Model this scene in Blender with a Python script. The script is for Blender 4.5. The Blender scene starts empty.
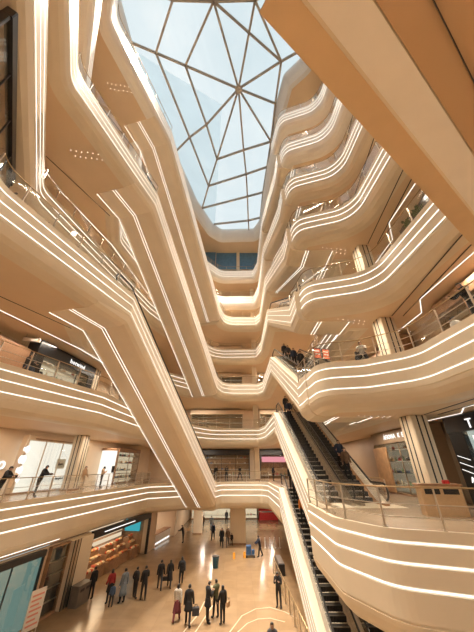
WORLD, LAMP, EXPO, FILL = .72, .88, .55, 1500
import bpy, bmesh, math, random
from mathutils import Vector, Matrix, geometry
random.seed(7)
SC = bpy.context.scene
COL = SC.collection
PI = math.pi
# ------------------------------------------------------------------ helpers
def V2(a): return Vector((a[0], a[1]))

class MB:
    """collects geometry, then links it as ONE mesh object"""
    def __init__(s): s.v = []; s.f = []; s.m = []
    def add(s, vs, fs, mi=0):
        o = len(s.v); s.v += [tuple(v) for v in vs]
        s.f += [tuple(i + o for i in f) for f in fs]; s.m += [mi] * len(fs)
        return s
    def box(s, x0, x1, y0, y1, z0, z1, M=None, mi=0):
        vs = [Vector(p) for p in ((x0,y0,z0),(x1,y0,z0),(x1,y1,z0),(x0,y1,z0),(x0,y0,z1),(x1,y0,z1),(x1,y1,z1),(x0,y1,z1))]
        if M: vs = [M @ v for v in vs]
        return s.add(vs, [(0,3,2,1),(4,5,6,7),(0,1,5,4),(1,2,6,5),(2,3,7,6),(3,0,4,7)], mi)
    def bbox(s, x0, x1, y0, y1, z0, z1, b=.02, M=None, mi=0):
        """box with chamfered vertical and top edges"""
        def ring(e, z): 
            return [(x0+e+b,y0+e,z),(x1-e-b,y0+e,z),(x1-e,y0+e+b,z),(x1-e,y1-e-b,z),(x1-e-b,y1-e,z),(x0+e+b,y1-e,z),(x0+e,y1-e-b,z),(x0+e,y0+e+b,z)]
        rings = [ring(0,z0), ring(0,z1-b), ring(b*.9,z1)]
        vs = [Vector(p) for r in rings for p in r]
        if M: vs = [M @ v for v in vs]
        fs = [tuple(reversed(range(8))), tuple(range(16,24))]
        for k in range(2):
            for i in range(8): fs.append((k*8+i, k*8+(i+1)%8, k*8+8+(i+1)%8, k*8+8+i))
        return s.add(vs, fs, mi)
    def tube(s, pts, r, n=8, closed=False, cap=True, mi=0):
        pts = [Vector(p) for p in pts]; N = len(pts)
        rr = r if isinstance(r, (list, tuple)) else [r]*N
        vs = []
        for i, p in enumerate(pts):
            if closed: d = pts[(i+1)%N]-pts[i-1]
            else: d = pts[min(i+1,N-1)]-pts[max(i-1,0)]
            d.normalize()
            a = Vector((0,0,1)) if abs(d.z) < .9 else Vector((1,0,0))
            u = d.cross(a).normalized(); w = u.cross(d)
            for k in range(n):
                t = 2*PI*k/n
                vs.append(p + u*rr[i]*math.cos(t) + w*rr[i]*math.sin(t))
        fs = []
        for i in range(N if closed else N-1):
            j = (i+1)%N
            for k in range(n): fs.append((i*n+k, i*n+(k+1)%n, j*n+(k+1)%n, j*n+k))
        if cap and not closed: fs += [tuple(reversed(range(n))), tuple(range((N-1)*n, N*n))]
        return s.add(vs, fs, mi)
    def lathe(s, prof, c=(0,0,0), n=16, M=None, mi=0):
        vs = []; c = Vector(c)
        for (r, z) in prof:
            for k in range(n):
                t = 2*PI*k/n; v = Vector((r*math.cos(t), r*math.sin(t), z))
                vs.append((M @ v if M else v) + c)
        fs = []
        for i in range(len(prof)-1):
            for k in range(n): fs.append((i*n+k, i*n+(k+1)%n, (i+1)*n+(k+1)%n, (i+1)*n+k))
        fs += [tuple(reversed(range(n))), tuple(range((len(prof)-1)*n, len(prof)*n))]
        return s.add(vs, fs, mi)
    def ball(s, c, r, n=10, m=6, sc=(1,1,1), mi=0):
        prof = [(max(1e-4, math.sin(PI*i/m))*r, -math.cos(PI*i/m)*r) for i in range(m+1)]
        return s.lathe(prof, c, n, Matrix.Diagonal((*sc,1)).to_3x3(), mi)
    def build(s, name, mats, parent=None, smooth=False, loc=None):
        me = bpy.data.meshes.new(name); me.from_pydata(s.v, [], s.f); 
        if not isinstance(mats, (list, tuple)): mats = [mats]
        for m in mats: me.materials.append(m)
        for p, mi in zip(me.polygons, s.m): p.material_index = mi
        if smooth: 
            for p in me.polygons: p.use_smooth = True
        bm = bmesh.new(); bm.from_mesh(me); bmesh.ops.recalc_face_normals(bm, faces=bm.faces); bm.to_mesh(me); bm.free()
        me.update()
        o = bpy.data.objects.new(name, me); COL.objects.link(o)
        if parent: o.parent = parent
        if loc: o.location = loc
        return o

def tag(o, label=None, cat=None, group=None, kind=None):
    if label: o['label'] = label
    if cat: o['category'] = cat
    if group: o['group'] = group
    if kind: o['kind'] = kind
    return o
def empty(name, loc=(0,0,0), rz=0, **k):
    o = bpy.data.objects.new(name, None); o.empty_display_size = .2; COL.objects.link(o)
    o.location = loc; o.rotation_euler = (0,0,rz)
    return tag(o, **k)
def copy_tree(o, parent=None):
    c = o.copy(); COL.objects.link(c)
    if parent: c.parent = parent
    for ch in list(o.children): copy_tree(ch, c)
    return c
def structure(o): o['kind'] = 'structure'; return o
# ------------------------------------------------------------------ materials
def mat(name, base, rough=.5, metal=0, noise=0, nscale=6, emit=None, es=0, spec=.5, bump=0):
    m = bpy.data.materials.new(name); m.use_nodes = True
    nt = m.node_tree; b = nt.nodes['Principled BSDF']
    b.inputs['Base Color'].default_value = (*base, 1); b.inputs['Roughness'].default_value = rough
    b.inputs['Metallic'].default_value = metal; b.inputs['Specular IOR Level'].default_value = spec
    if emit: b.inputs['Emission Color'].default_value = (*emit,1); b.inputs['Emission Strength'].default_value = es
    tc = nt.nodes.new('ShaderNodeTexCoord'); n = nt.nodes.new('ShaderNodeTexNoise')
    n.inputs['Scale'].default_value = nscale; n.inputs['Detail'].default_value = 4
    nt.links.new(tc.outputs['Object'], n.inputs['Vector'])
    if noise:
        r = nt.nodes.new('ShaderNodeValToRGB')
        r.color_ramp.elements[0].position = .3; r.color_ramp.elements[1].position = .7
        r.color_ramp.elements[0].color = (*[c*(1-noise) for c in base],1)
        r.color_ramp.elements[1].color = (*[min(1,c*(1+noise)) for c in base],1)
        nt.links.new(n.outputs['Fac'], r.inputs['Fac']); nt.links.new(r.outputs['Color'], b.inputs['Base Color'])
    if bump:
        bp = nt.nodes.new('ShaderNodeBump'); bp.inputs['Strength'].default_value = bump; bp.inputs['Distance'].default_value = .01
        nt.links.new(n.outputs['Fac'], bp.inputs['Height']); nt.links.new(bp.outputs['Normal'], b.inputs['Normal'])
    return m
def emat(name, col, s):
    m = bpy.data.materials.new(name); m.use_nodes = True; nt = m.node_tree; nt.nodes.clear()
    e = nt.nodes.new('ShaderNodeEmission'); e.inputs['Color'].default_value = (*col,1); e.inputs['Strength'].default_value = s
    o = nt.nodes.new('ShaderNodeOutputMaterial'); nt.links.new(e.outputs[0], o.inputs[0]); return m
def glassmat(name, tint=(1,1,1), refl=.08, rough=.03):
    m = bpy.data.materials.new(name); m.use_nodes = True; nt = m.node_tree; nt.nodes.clear()
    t = nt.nodes.new('ShaderNodeBsdfTransparent'); t.inputs['Color'].default_value = (*tint,1)
    g = nt.nodes.new('ShaderNodeBsdfGlossy'); g.inputs['Roughness'].default_value = rough
    fr = nt.nodes.new('ShaderNodeLayerWeight'); fr.inputs['Blend'].default_value = .25
    mp = nt.nodes.new('ShaderNodeMath'); mp.operation = 'MULTIPLY_ADD'; mp.inputs[1].default_value = .22; mp.inputs[2].default_value = refl
    mx = nt.nodes.new('ShaderNodeMixShader'); o = nt.nodes.new('ShaderNodeOutputMaterial')
    nt.links.new(fr.outputs['Fresnel'], mp.inputs[0]); nt.links.new(mp.outputs[0], mx.inputs[0])
    nt.links.new(t.outputs[0], mx.inputs[1]); nt.links.new(g.outputs[0], mx.inputs[2]); nt.links.new(mx.outputs[0], o.inputs[0])
    return m
def marble(name, a, b, rough):
    m = mat(name, a, rough); nt = m.node_tree; bs = nt.nodes['Principled BSDF']
    tc = nt.nodes.new('ShaderNodeTexCoord'); br = nt.nodes.new('ShaderNodeTexBrick')
    br.offset = 0; br.inputs['Scale'].default_value = 1; br.inputs['Brick Width'].default_value = 1.2; br.inputs['Row Height'].default_value = 1.2
    br.inputs['Mortar Size'].default_value = .006
    br.inputs['Color1'].default_value = (*a,1); br.inputs['Color2'].default_value = (*b,1); br.inputs['Mortar'].default_value = (*[c*.8 for c in a],1)
    nt.links.new(tc.outputs['Object'], br.inputs['Vector']); nz = nt.nodes.new('ShaderNodeTexNoise'); nz.inputs['Scale'].default_value = 1.3; nz.inputs['Detail'].default_value = 8
    nt.links.new(tc.outputs['Object'], nz.inputs['Vector'])
    mx = nt.nodes.new('ShaderNodeMixRGB'); mx.blend_type = 'MULTIPLY'; mx.inputs[0].default_value = .35
    nt.links.new(br.outputs['Color'], mx.inputs[1]); nt.links.new(nz.outputs['Fac'], mx.inputs[2]); nt.links.new(mx.outputs[0], bs.inputs['Base Color'])
    return m
M = {}
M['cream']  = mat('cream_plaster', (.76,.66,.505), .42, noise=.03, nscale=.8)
M['white']  = mat('daylit_cream', (.89,.84,.76), .4, noise=.02, nscale=.8)  # cream with daylight put into the colour, for the top floors
M['clad']   = mat('brightened_cladding', (.86,.75,.59), .42, noise=.03, nscale=.8)  # lighter than the cream to make up for dim escalator undersides
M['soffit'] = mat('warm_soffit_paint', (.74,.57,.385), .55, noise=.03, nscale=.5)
M['inlay']  = mat('pale_inlay', (.58,.46,.33), .3)
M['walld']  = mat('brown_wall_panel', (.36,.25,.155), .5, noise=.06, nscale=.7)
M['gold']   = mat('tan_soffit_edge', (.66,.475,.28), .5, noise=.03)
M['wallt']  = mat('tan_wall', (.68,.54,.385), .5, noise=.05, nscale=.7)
M['floor']  = marble('polished_beige_marble', (.34,.225,.125), (.385,.26,.15), .2)
M['gfloor'] = marble('gallery_beige_stone', (.52,.39,.27), (.56,.43,.30), .25)
M['led']    = emat('led_strip_glow', (1,.93,.82), 1.5)
M['ledsoft']= emat('ceiling_led_glow', (1,.93,.82), 1.15)
M['glass']  = glassmat('railing_glass', (.985,.99,.985), .01)
M['shopglass'] = glassmat('shop_glass', (.95,.97,.96), .04)
M['roofglass'] = glassmat('roof_glass', (.93,.97,.98), .02)
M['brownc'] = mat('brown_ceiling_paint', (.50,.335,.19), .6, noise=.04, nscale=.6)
M['band']   = mat('cove_glow_band', (.95,.92,.86), .5, noise=.02)  # near-white colour stands in for cove light
M['steel']  = mat('brushed_steel', (.60,.52,.42), .3, metal=.9, noise=.05)
M['brass']  = mat('brass_handrail', (.42,.30,.16), .35, metal=.6, noise=.05)
M['mull']   = mat('skylight_mullion', (.44,.40,.35), .5, noise=.08)
M['roofw']  = mat('roof_curb_white', (.82,.80,.76), .5, noise=.03)
M['dark']   = mat('dark_metal', (.030,.028,.028), .4, noise=.2)
M['black']  = mat('black_panel', (.016,.016,.018), .35, noise=.2)
M['rubber'] = mat('black_rubber', (.018,.017,.017), .45, noise=.2)
M['stepm']  = mat('step_metal', (.05,.048,.046), .4, metal=.6, noise=.3, nscale=12)
M['stepe']  = mat('step_edge_paint', (.16,.14,.11), .5, noise=.1)
M['blue']   = mat('blue_roof_window', (.10,.24,.42), .45, noise=.15, nscale=2)
M['wood']   = mat('brown_wood', (.35,.20,.11), .5, noise=.2, nscale=4)
M['grey']   = mat('grey_stone_bin', (.16,.135,.115), .5, noise=.1)
# ------------------------------------------------------------------ building levels
FL = {1:0, 2:6.3, 3:12.6, 4:18.4, 5:24.5, 6:29.5, 7:34.8, 8:40.2}
ROOF = 48.0
ORD = {2:'second',3:'third',4:'fourth',5:'fifth',6:'sixth',7:'seventh',8:'eighth'}
XO0, XO1, YO0, YO1 = -19., 14., -6., 50.
FW = 3.6                                             # width of the long escalators on the left
FD = Vector((5.4,22.5)).normalized(); FS = Vector((-FD.y, FD.x))
FHI = Vector((-7.2,15.5))
def fend(low): return Vector((-2.35,36.2)) if low == 2 else Vector((-2.55,35.4))

def rounded(pts):
    """pts: (x, y, r, side) -> list of (Vector2, side)"""
    out = []; N = len(pts)
    for i, (x, y, r, sd) in enumerate(pts):
        p = Vector((x,y)); a = V2(pts[i-1]); b = V2(pts[(i+1)%N])
        if r <= 0: out.append((p, sd)); continue
        u = (a-p).normalized(); w = (b-p).normalized()
        ang = math.acos(max(-1,min(1,u.dot(w))))
        t = min(r/math.tan(ang/2), .48*(a-p).length, .48*(b-p).length); rr = t*math.tan(ang/2)
        c = p + (u+w).normalized()*(rr/math.sin(ang/2))
        s = p+u*t; e = p+w*t; n = max(4, int(6*(PI-ang))+2)
        a0 = math.atan2(*(s-c).yx); a1 = math.atan2(*(e-c).yx)
        while a1-a0 > PI: a1 -= 2*PI
        while a1-a0 < -PI: a1 += 2*PI
        for k in range(n+1):
            th = a0+(a1-a0)*k/n; out.append((c+Vector((math.cos(th),math.sin(th)))*rr, sd))
    return out

def level_outline(n):
    if n == 2:
        left = [(-8,.9,.6,'n'),(-12.6,8,1.5,'l'),(-12.5,16.5,2,'l'),(-9.6,34.5,0,'l')]
    elif n % 2 == 0:
        c1 = FHI+FS*FW
        left = [(-3,-1.5,0,'n'),(-8.2,3.6,2,'n'),(-9.95,6.9,1.3,'l'),(*FHI,0,'l'),(*c1,0,'x'),(-12,20,1.5,'l'),(-9.8,31.5,1,'l')]
    elif n == 3:
        left = [(-3.2,-2.2,0,'n'),(-9.6,5,1,'n'),(-13.0,10.2,1.2,'l'),(-9.6,19.4,2,'l'),(-9.2,27,2,'l'),(-7,34,2,'l')]
    else:
        left = [(-3,-1.5,0,'n'),(-6.6,1.4,1,'n'),(-13.05,11.3,1.4,'l'),(-9.9,26,2,'l'),(-6.5,34.5,2,'l')]
    if n in (2,4,6):
        e = fend(n)
        left += [(*(e+FS*FW),0,'x'),(*e,0,'f'),(-1.85,38.3,(.7 if n==2 else 2.0),'f')]
    elif n == 8: left += [(-3,39.5,2,'f')]
    else: left += [(-3.4,40.2,2.5,'f')]
    yf = 38.3 if n in (2,4,6) else 39.4 if n == 8 else 40.0
    far = [(3.0,yf,.5,'f'),(3.62,37,.5,'f')]
    esc = [(3.65,28,0,'x'),(7.9,28,0,'h'),(7.9,17,0,'x')]
    if n == 2:
        right = [(3.7,17,0,'r'),(3.65,12.6,1.5,'r'),(4.6,10.55,1.5,'r'),(9.6,8.6,1.2,'r'),(9.6,2,1,'n'),(8.4,.9,.6,'n')]
    elif n == 3:
        right = [(3.85,17,0,'r'),(4.1,13.0,1.1,'r'),(6.2,12.55,1.2,'r'),(8.0,11.2,1.6,'r'),(8.3,6.6,1,'r'),(2.83+.1,2.42,0,'b'),(.13,.47,0,'b'),(-2.0,-1.05,0,'n')]
    else:
        right = [(3.9,17,0,'r'),(4.4,13.9,1.1,'r'),(8.2,12.75,1.9,'r'),(8.9,5,1,'r'),(8.0,2,1,'n'),(3,-1.5,0,'n')]
    return rounded(left+far+esc+right)

def offset_ring(P, d):
    """closed ring moved d into the slab (left of travel)"""
    N = len(P); out = []
    for i in range(N):
        a = P[i]-P[i-1]; b = P[(i+1)%N]-P[i]
        if a.length < 1e-6: a = b
        if b.length < 1e-6: b = a
        na = Vector((-a.y,a.x)).normalized(); nb = Vector((-b.y,b.x)).normalized()
        m = na+nb
        if m.length < .05: m = na
        m.normalize(); k = d/max(.35, m.dot(na)); out.append(P[i]+m*k)
    return out
def sweep(mb, P, prof, z0, closed=True, zs=None, mi=0, capends=False):
    rings = [offset_ring(P, d) for d, z in prof] if closed else [offset_open(P, d) for d, z in prof]
    N = len(P); K = len(prof); vs = []
    for i in range(N):
        for k in range(K):
            q = rings[k][i]; vs.append((q.x, q.y, (zs[i] if zs else z0)+prof[k][1]))
    fs = []
    for i in range(N if closed else N-1):
        j = (i+1)%N
        for k in range(K-1): fs.append((i*K+k, j*K+k, j*K+k+1, i*K+k+1))
    if capends and not closed: fs += [tuple(range(K)), tuple(reversed(range((N-1)*K, N*K)))]
    mb.add(vs, fs, mi); return rings
def offset_open(P, d):
    N = len(P); out = []
    for i in range(N):
        a = P[i]-P[max(i-1,0)]; b = P[min(i+1,N-1)]-P[i]
        if a.length < 1e-6: a = b
        if b.length < 1e-6: b = a
        na = Vector((-a.y,a.x)).normalized(); nb = Vector((-b.y,b.x)).normalized()
        m = (na+nb).normalized(); out.append(P[i]+m*(d/max(.35,m.dot(na))))
    return out
def plate(mb, ring, z, mi=0, outer=None):
    outer = outer or [(XO0,YO0),(XO1,YO0),(XO1,YO1),(XO0,YO1)]
    o3 = [Vector((*p,0)) for p in outer]; h3 = [Vector((p.x,p.y,0)) for p in ring]
    tri = geometry.tessellate_polygon([o3, h3])
    mb.add([(v.x,v.y,z) for v in o3+h3], tri, mi)

def fprof(n):
    bt = {2:-2.25, 3:-1.85}.get(n, -1.75); so = {2:-2.75, 3:-2.3}.get(n, -2.3)
    return [(.16,0),(0,0),(0,-.27),(.025,-.29),(.025,-.35),(0,-.37),(0,-.76),(.025,-.78),(.025,-.84),(0,-.86),(0,-1.31),(.025,-1.33),(.025,-1.39),(0,-1.41),
            (0,bt+.2),(.03,bt+.19),(.03,bt+.14),(0,bt+.13),(.03,bt),(.12,bt+(so-bt)*.45),(.32,bt+(so-bt)*.8),(.65,bt+(so-bt)*.97),(1.0,so)], so
LEDZ = (-.32,-.81,-1.36)
OUT = {}
for n in range(2, 9):
    pts = level_outline(n); P = [p for p, s in pts]; OUT[n] = pts; z = FL[n]
    prof, so = fprof(n)
    # slab top
    mb = MB(); plate(mb, offset_ring(P, .16), z); structure(mb.build('floor', M['gfloor'])); 
    mb = MB(); rings = sweep(mb, P, prof, z); f = structure(mb.build('trim_%d' % n, M['white'] if n >= 7 else M['cream']))
    f['label'] = 'cream curved fascia of the %s floor gallery with three light lines' % ORD[n]
    for k in range(0, len(f.data.polygons)): f.data.polygons[k].use_smooth = False
    for lz in LEDZ:
        m2 = MB(); q = .013 if n == 2 else .009 if n < 6 else .012; sweep(m2, P, [(.024,lz+q+.008),(-.004,lz+q),(-.004,lz-q),(.024,lz-q-.008)], z); m2.build('light_strip', M['led'], f)
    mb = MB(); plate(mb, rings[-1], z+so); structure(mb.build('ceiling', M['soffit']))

# cove band painted pale as if lit, and tan lip under the near edge of the third floor, right above the viewer
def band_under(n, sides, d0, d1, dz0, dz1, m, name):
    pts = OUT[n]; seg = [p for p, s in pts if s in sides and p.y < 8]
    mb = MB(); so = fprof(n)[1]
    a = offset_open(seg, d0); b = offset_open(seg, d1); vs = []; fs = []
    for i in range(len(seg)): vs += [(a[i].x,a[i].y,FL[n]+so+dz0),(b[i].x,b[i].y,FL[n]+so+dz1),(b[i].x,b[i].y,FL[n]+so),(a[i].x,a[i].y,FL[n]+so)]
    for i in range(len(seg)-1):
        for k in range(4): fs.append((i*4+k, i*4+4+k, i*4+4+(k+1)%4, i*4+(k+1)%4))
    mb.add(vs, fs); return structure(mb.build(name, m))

# long wall polylines
def wall(name, pts, z0, z1, m, thick=.2):
    P = [Vector(p) for p in pts]; mb = MB()
    sweep(mb, P, [(0,z1),(0,z0),(thick,z0),(thick,z1),(0,z1)], 0, closed=False, capends=True)
    return structure(mb.build(name, m))
WL = [(-18,-5.6),(-17.2,12),(-13.4,39),(-13.4,46)]
for n in range(2, 9):
    z0 = FL[n]; z1 = (FL[n+1] if n < 8 else ROOF) + (fprof(n+1)[1] if n < 8 else 0)
    wall('wall_left', WL, z0, z1, M['wallt'])
    wall('wall_far', [(-13.4,46),(12.2,46)], z0, z1, M['wallt'])
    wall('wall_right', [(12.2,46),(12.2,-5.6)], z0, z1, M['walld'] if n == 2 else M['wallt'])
    wall('wall_near', [(12.2,-5.6),(-18,-5.6)], z0, z1, M['wallt'])
# ground floor
mb = MB(); mb.box(-19,14,-6,60,-.3,0); structure(mb.build('floor', M['floor']))
zc = FL[2]-2.75
def gline(y): return (-12.8+(y-17)*3.3/20, y)
wall('wall_left', [(-13.1,-5.6),(-13.1,15),(-12.8,17),gline(26.2)], 0, zc, M['wallt'])
wall('wall_left', [gline(36.4),gline(38.4)], 0, zc, M['wallt'], .6)
wall('wall_left', [gline(44.5),(-8.3,58)], 0, zc, M['wallt'])
RD = (-.9867*3, .163*3)
def rec(y, k=1): g = gline(y); return (g[0]+RD[0]*k, g[1]+RD[1]*k)
wall('wall_left', [gline(26.2),rec(26.2),rec(36.4),gline(36.4)], 0, zc, M['wood'])
wall('wall_left', [gline(38.4),rec(38.4,1.6),rec(44.5,1.6),gline(44.5)], 0, zc, M['wallt'])
wall('wall_far', [(-8.8,58),(12.2,58)], 0, FL[2], M['wallt'])
wall('wall_right', [(12.2,58),(12.2,-5.6)], 0, zc, M['wallt'])
wall('wall_near', [(12.2,-5.6),(-13.1,-5.6)], 0, zc, M['wallt'])
mb = MB(); mb.box(-14,14,50,58.2,FL[2]-2.75,FL[2]-2.6); structure(mb.build('ceiling', M['soffit']))
# roof: far skirt, blue windows, curb
# ------------------------------------------------------------------ skylight
SKY_OUT = [(-8,-1.5),(-11.6,5),(-11.4,11),(-9.6,20),(-7.0,30),(-4.6,35.4),(-3.0,36.8),(3.2,36.6),(4.2,34.6),(4.35,28.5),(4.55,24),(4.95,20.5),(5.0,16),(5.5,13.2),(7.4,11.6),(8.4,8),(8.4,-1.5)]
skp = rounded([(x,y,r,'s') for (x,y),r in zip(SKY_OUT,[0,1,1,2,2,1.2,1,.5,.5,2,2,2,1,.8,1.5,1,0])])
SP = [p for p,s in skp]
mb = MB()
sweep(mb, SP, [(.5,.35),(0,.35),(0,-.15),(.06,-.5),(.25,-1.3),(.55,-2.0),(.9,-2.3)], ROOF)
structure(tag(mb.build('trim_9', M['roofw']), 'white curved curb around the glass roof'))
mb = MB(); plate(mb, offset_ring(SP,.5), ROOF+.35, outer=[(-19,-6),(14,-6),(14,50),(-19,50)]); structure(mb.build('ceiling', M['roofw']))
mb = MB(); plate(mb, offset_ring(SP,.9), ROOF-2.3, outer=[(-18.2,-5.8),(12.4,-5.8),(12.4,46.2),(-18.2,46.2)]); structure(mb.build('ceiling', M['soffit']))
win = structure(tag(empty('window_1', (0,0,ROOF)), 'glazed skylight with radiating dark mullions over the atrium'))
ND = dict(hub=(.19,14.45),N0=(-11.5,10.4),N1=(-9.02,11.24),N2=(-5.92,12.31),N3=(5.02,11.94),N3b=(7.3,10.9),N4=(4.85,15.96),N5=(4.8,20.48),
 N6=(-4.11,18.35),N6b=(-9.0,21.9),N7=(-2.99,22.97),N8=(-4.66,27.3),N9=(-6.2,31.6),N10=(-4.4,35.2),T=(-2.31,7.48),TR=(1.78,7.4),TL=(-6.34,7.4),
 P1=(-6.62,19.93),C1=(.96,21.63),C2=(1.44,25.28),C3=(1.78,29.25),C4=(2.11,34.33),C5=(2.3,36.5),E1=(4.6,24.13),E2=(4.35,28.45),E3=(4.3,33.65),
 TT=(-2.5,-1.2),TTR=(4.2,-1.2),TTL=(-5,2.5),B1=(-6.9,24.6),TE=(8.3,5.2),TW=(-11.4,5.8))
EDG = 'N0-N1 N1-N2 N2-hub hub-N3 N3-N3b hub-N4 N3-N4 N4-N5 hub-N5 N5-E1 E1-E2 E2-E3 hub-N6 N6-P1 P1-N6b hub-N7 N7-N8 N8-N9 hub-C1 C1-C2 C2-C3 C3-C4 C4-C5 T-N2 T-hub T-N3 TR-hub TR-N3 T-TR N1-TL N1-P1 P1-N8 N2-N6 N6-N7 N7-C1 C1-N5 N8-C2 C2-E1 N9-C3 C3-E2 N10-C4 C4-E3 T-TT TR-TTR TL-TTL TL-T TR-TE TL-TW T-TTL TR-TT'.split()
for e in EDG:
    a, b = e.split('-'); a = Vector((*ND[a],0)); b = Vector((*ND[b],0))
    d = (b-a); L = d.length; ang = math.atan2(d.y,d.x)
    mb = MB(); w = .11
    mb.box(0,L,-w,w,-.16,.10); mb.box(0,L,-w*.5,w*.5,-.30,-.16)
    o = mb.build('mullion', M['mull'], win); o.location = a; o.rotation_euler = (0,0,ang)
mb = MB(); mb.lathe([(.25,-.42),(.42,-.36),(.42,-.1),(.36,.08)], (*ND['hub'],0), 12); mb.build('hub_joint', M['mull'], win)
mb = MB(); o3 = [Vector((p.x,p.y,0)) for p in offset_ring(SP,.12)]
mb.add([(v.x,v.y,.14) for v in o3], geometry.tessellate_polygon([o3])); mb.build('glass_pane', M['roofglass'], win)
# blue clerestory windows on the far side under the roof curb
cw = structure(tag(empty('window_2', (0,40.6,0)), 'blue clerestory windows under the far end of the roof curb'))
zb0, zb1 = FL[8]+1.3, ROOF-2.3
for x0, x1 in ((-4.2,-.1),(.5,4.2)):
    mb = MB(); mb.box(x0,x1,0,.06,zb0,zb1); mb.build('blue_pane', M['blue'], cw)
    mb = MB()
    for k in range(9): mb.box(x0,x1,-.03,0,zb0+.3+k*.36,zb0+.33+k*.36)
    mb.build('louvre', M['blue'], cw)
mb = MB(); mb.box(-.1,.5,-.25,.15,zb0-1.3,zb1); mb.build('post', M['cream'], cw)
mb = MB(); mb.box(-9,-4.3,-.2,0,FL[8],zb1); mb.build('blue_pane', M['blue'], cw).location = (0,0,0)
# pale tower outside, seen through the glass
tw = MB(); A, B = Vector((-7.2,60.5)), Vector((-44.1,40.7)); q = Vector((-.477,.88))*34
ft = [A, B, B+q, A+q]; vs = [(p.x,p.y,z) for z in (-5,158) for p in ft]
tw.add(vs, [(0,1,2,3),(4,5,6,7),(0,1,5,4),(1,2,6,5),(2,3,7,6),(3,0,4,7)])
tag(tw.build('tower', mat('pale_tower_glass',(.84,.90,.92),.4,noise=.04,nscale=.1)), 'pale grey glass tower block outside, seen through the skylight', 'building')
# ------------------------------------------------------------------ escalators
M['goldwood'] = mat('orange_brown_trim', (.42,.22,.09), .45, noise=.1)
def escalator(label, group, name, path, side, w, lanes, z_under=-2.3, under_strips=(), nsteps=26, clad='cream', ext_leds=True):
    """path: low flat start, low slope point, high slope point, high flat end (x,y,z) along the visible edge; side: unit 2D vector into the body"""
    P = [Vector(p) for p in path]
    e = tag(empty(name, P[0]), label, 'escalator', group)
    O = P[0]; S = Vector((side[0],side[1],0))
    def body(prof, pts=P, close=True):
        mb = MB(); K = len(prof); vs = []
        for p in pts:
            for d, z in prof: vs.append(p-O+S*d+Vector((0,0,z)))
        fs = []
        for i in range(len(pts)-1):
            for k in range(K if close else K-1): fs.append((i*K+k, i*K+K+k, i*K+K+(k+1)%K, i*K+(k+1)%K))
        fs += [tuple(range(K)), tuple(range((len(pts)-1)*K, len(pts)*K))]
        return mb.add(vs, fs)
    zu = z_under
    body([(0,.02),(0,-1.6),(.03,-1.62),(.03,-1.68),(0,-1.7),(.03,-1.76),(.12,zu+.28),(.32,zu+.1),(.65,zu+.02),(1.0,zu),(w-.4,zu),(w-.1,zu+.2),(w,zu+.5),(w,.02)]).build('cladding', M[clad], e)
    for lz in LEDZ: body([(.01,lz+.017),(-.012,lz+.01),(-.012,lz-.01),(.01,lz-.017)]).build('light_strip', M['led'], e)
    for d in under_strips:
        body([(d-.015,zu-.012),(d+.015,zu-.012),(d+.015,zu+.01),(d-.015,zu+.01)]).build('light_strip', M['led'], e)
    # walking surface: steps, deck strips, balustrades, handrails
    A, B = P[1], P[2]; H = Vector((B.x-A.x, B.y-A.y, 0)); L = H.length; U = H.normalized(); rise = B.z-A.z
    edges = []
    for d0, d1 in lanes:
        st = None
        for k in range(nsteps):
            t = (k+.5)/nsteps; dz = rise/nsteps; dl = L/nsteps
            base = A + U*(t*L) + Vector((0,0,rise*t)) - O
            if st is None:
                mb = MB(); X = S; 
                R = Matrix(((U.x,X.x,0,0),(U.y,X.y,0,0),(0,0,1,0),(0,0,0,1)))
                mb.box(-dl*.5,dl*.55,d0,d1,-dz*.6,dz*.5,R)
                mb.box(-dl*.5-.004,-dl*.5+.05,d0+.02,d1-.02,dz*.5,dz*.5+.006,R,1)
                for c in range(7): 
                    cx = d0+.08+(d1-d0-.16)*c/6; mb.box(-dl*.5-.012,-dl*.5,cx-.02,cx+.02,-dz*.5,dz*.45,R,0)
                st = mb.build('step', [M['stepm'],M['stepe']], e); st.location = base
            else:
                o = st.copy(); COL.objects.link(o); o.parent = e; o.location = base
        edges += [d0-.09, d1+.09]
    for i, d in enumerate(edges):
        # glass balustrade with rounded ends, black handrail, beige skirt
        low = A-U*1.3; hi = B+U*1.3; low.z = A.z; hi.z = B.z
        line = [low, A, B, hi]
        mb = MB(); vs = []; 
        for p in line:
            for o_, z in ((-.012,.05),(.012,.05),(.012,.93),(-.012,.93)): vs.append(p-O+S*(d+o_)+Vector((0,0,z)))
        fs = []
        for q in range(3):
            for k in range(4): fs.append((q*4+k,q*4+4+k,q*4+4+(k+1)%4,q*4+(k+1)%4))
        fs += [(0,1,2,3),(12,13,14,15)]
        mb.add(vs, fs).build('glass_panel', M['glass'], e)
        mb = MB(); Z = Vector((0,0,1)); pts = []
        for k in range(7):
            a = -PI/2+PI*k/6; pts.append(low-U*(.3*math.cos(a))+Z*(.60+.35*math.sin(a)))
        pts += [A+Z*.95, B+Z*.95]
        for k in range(7):
            a = PI/2-PI*k/6; pts.append(hi+U*(.3*math.cos(a))+Z*(.60+.35*math.sin(a)))
        mb.tube([p-O+S*d for p in pts], .05, 6).build('handrail', M['rubber'], e, True)
        mb = body([(d-.1,.02),(d-.1,.12),(d+.1,.12),(d+.1,.02)], [low, A, B, hi]); mb.build('deck', M['goldwood'] if i == 3 else M['steel'], e)
    return e
ESC = {}
LN = ((.62,1.62),(2.25,3.25))
for n in range(1, 8):
    hi = FL[n+1]; lo = FL[n]
    near = ['ground','second','third','fourth','fifth','sixth','seventh'][n-1]; top = ORD[n+1]
    ESC[n] = escalator('twin escalator on the right climbing from the %s to the %s floor' % (near, top), 'escalators stacked on the right', 'escalator',
        [(3.92,15.0,lo),(3.9,16.9,lo),(3.66,27.6,hi),(3.65,28.0,hi)], (1,0), 4.0, LN, z_under=-2.34, under_strips=(1.3,1.5,3.3), nsteps=26)
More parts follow.
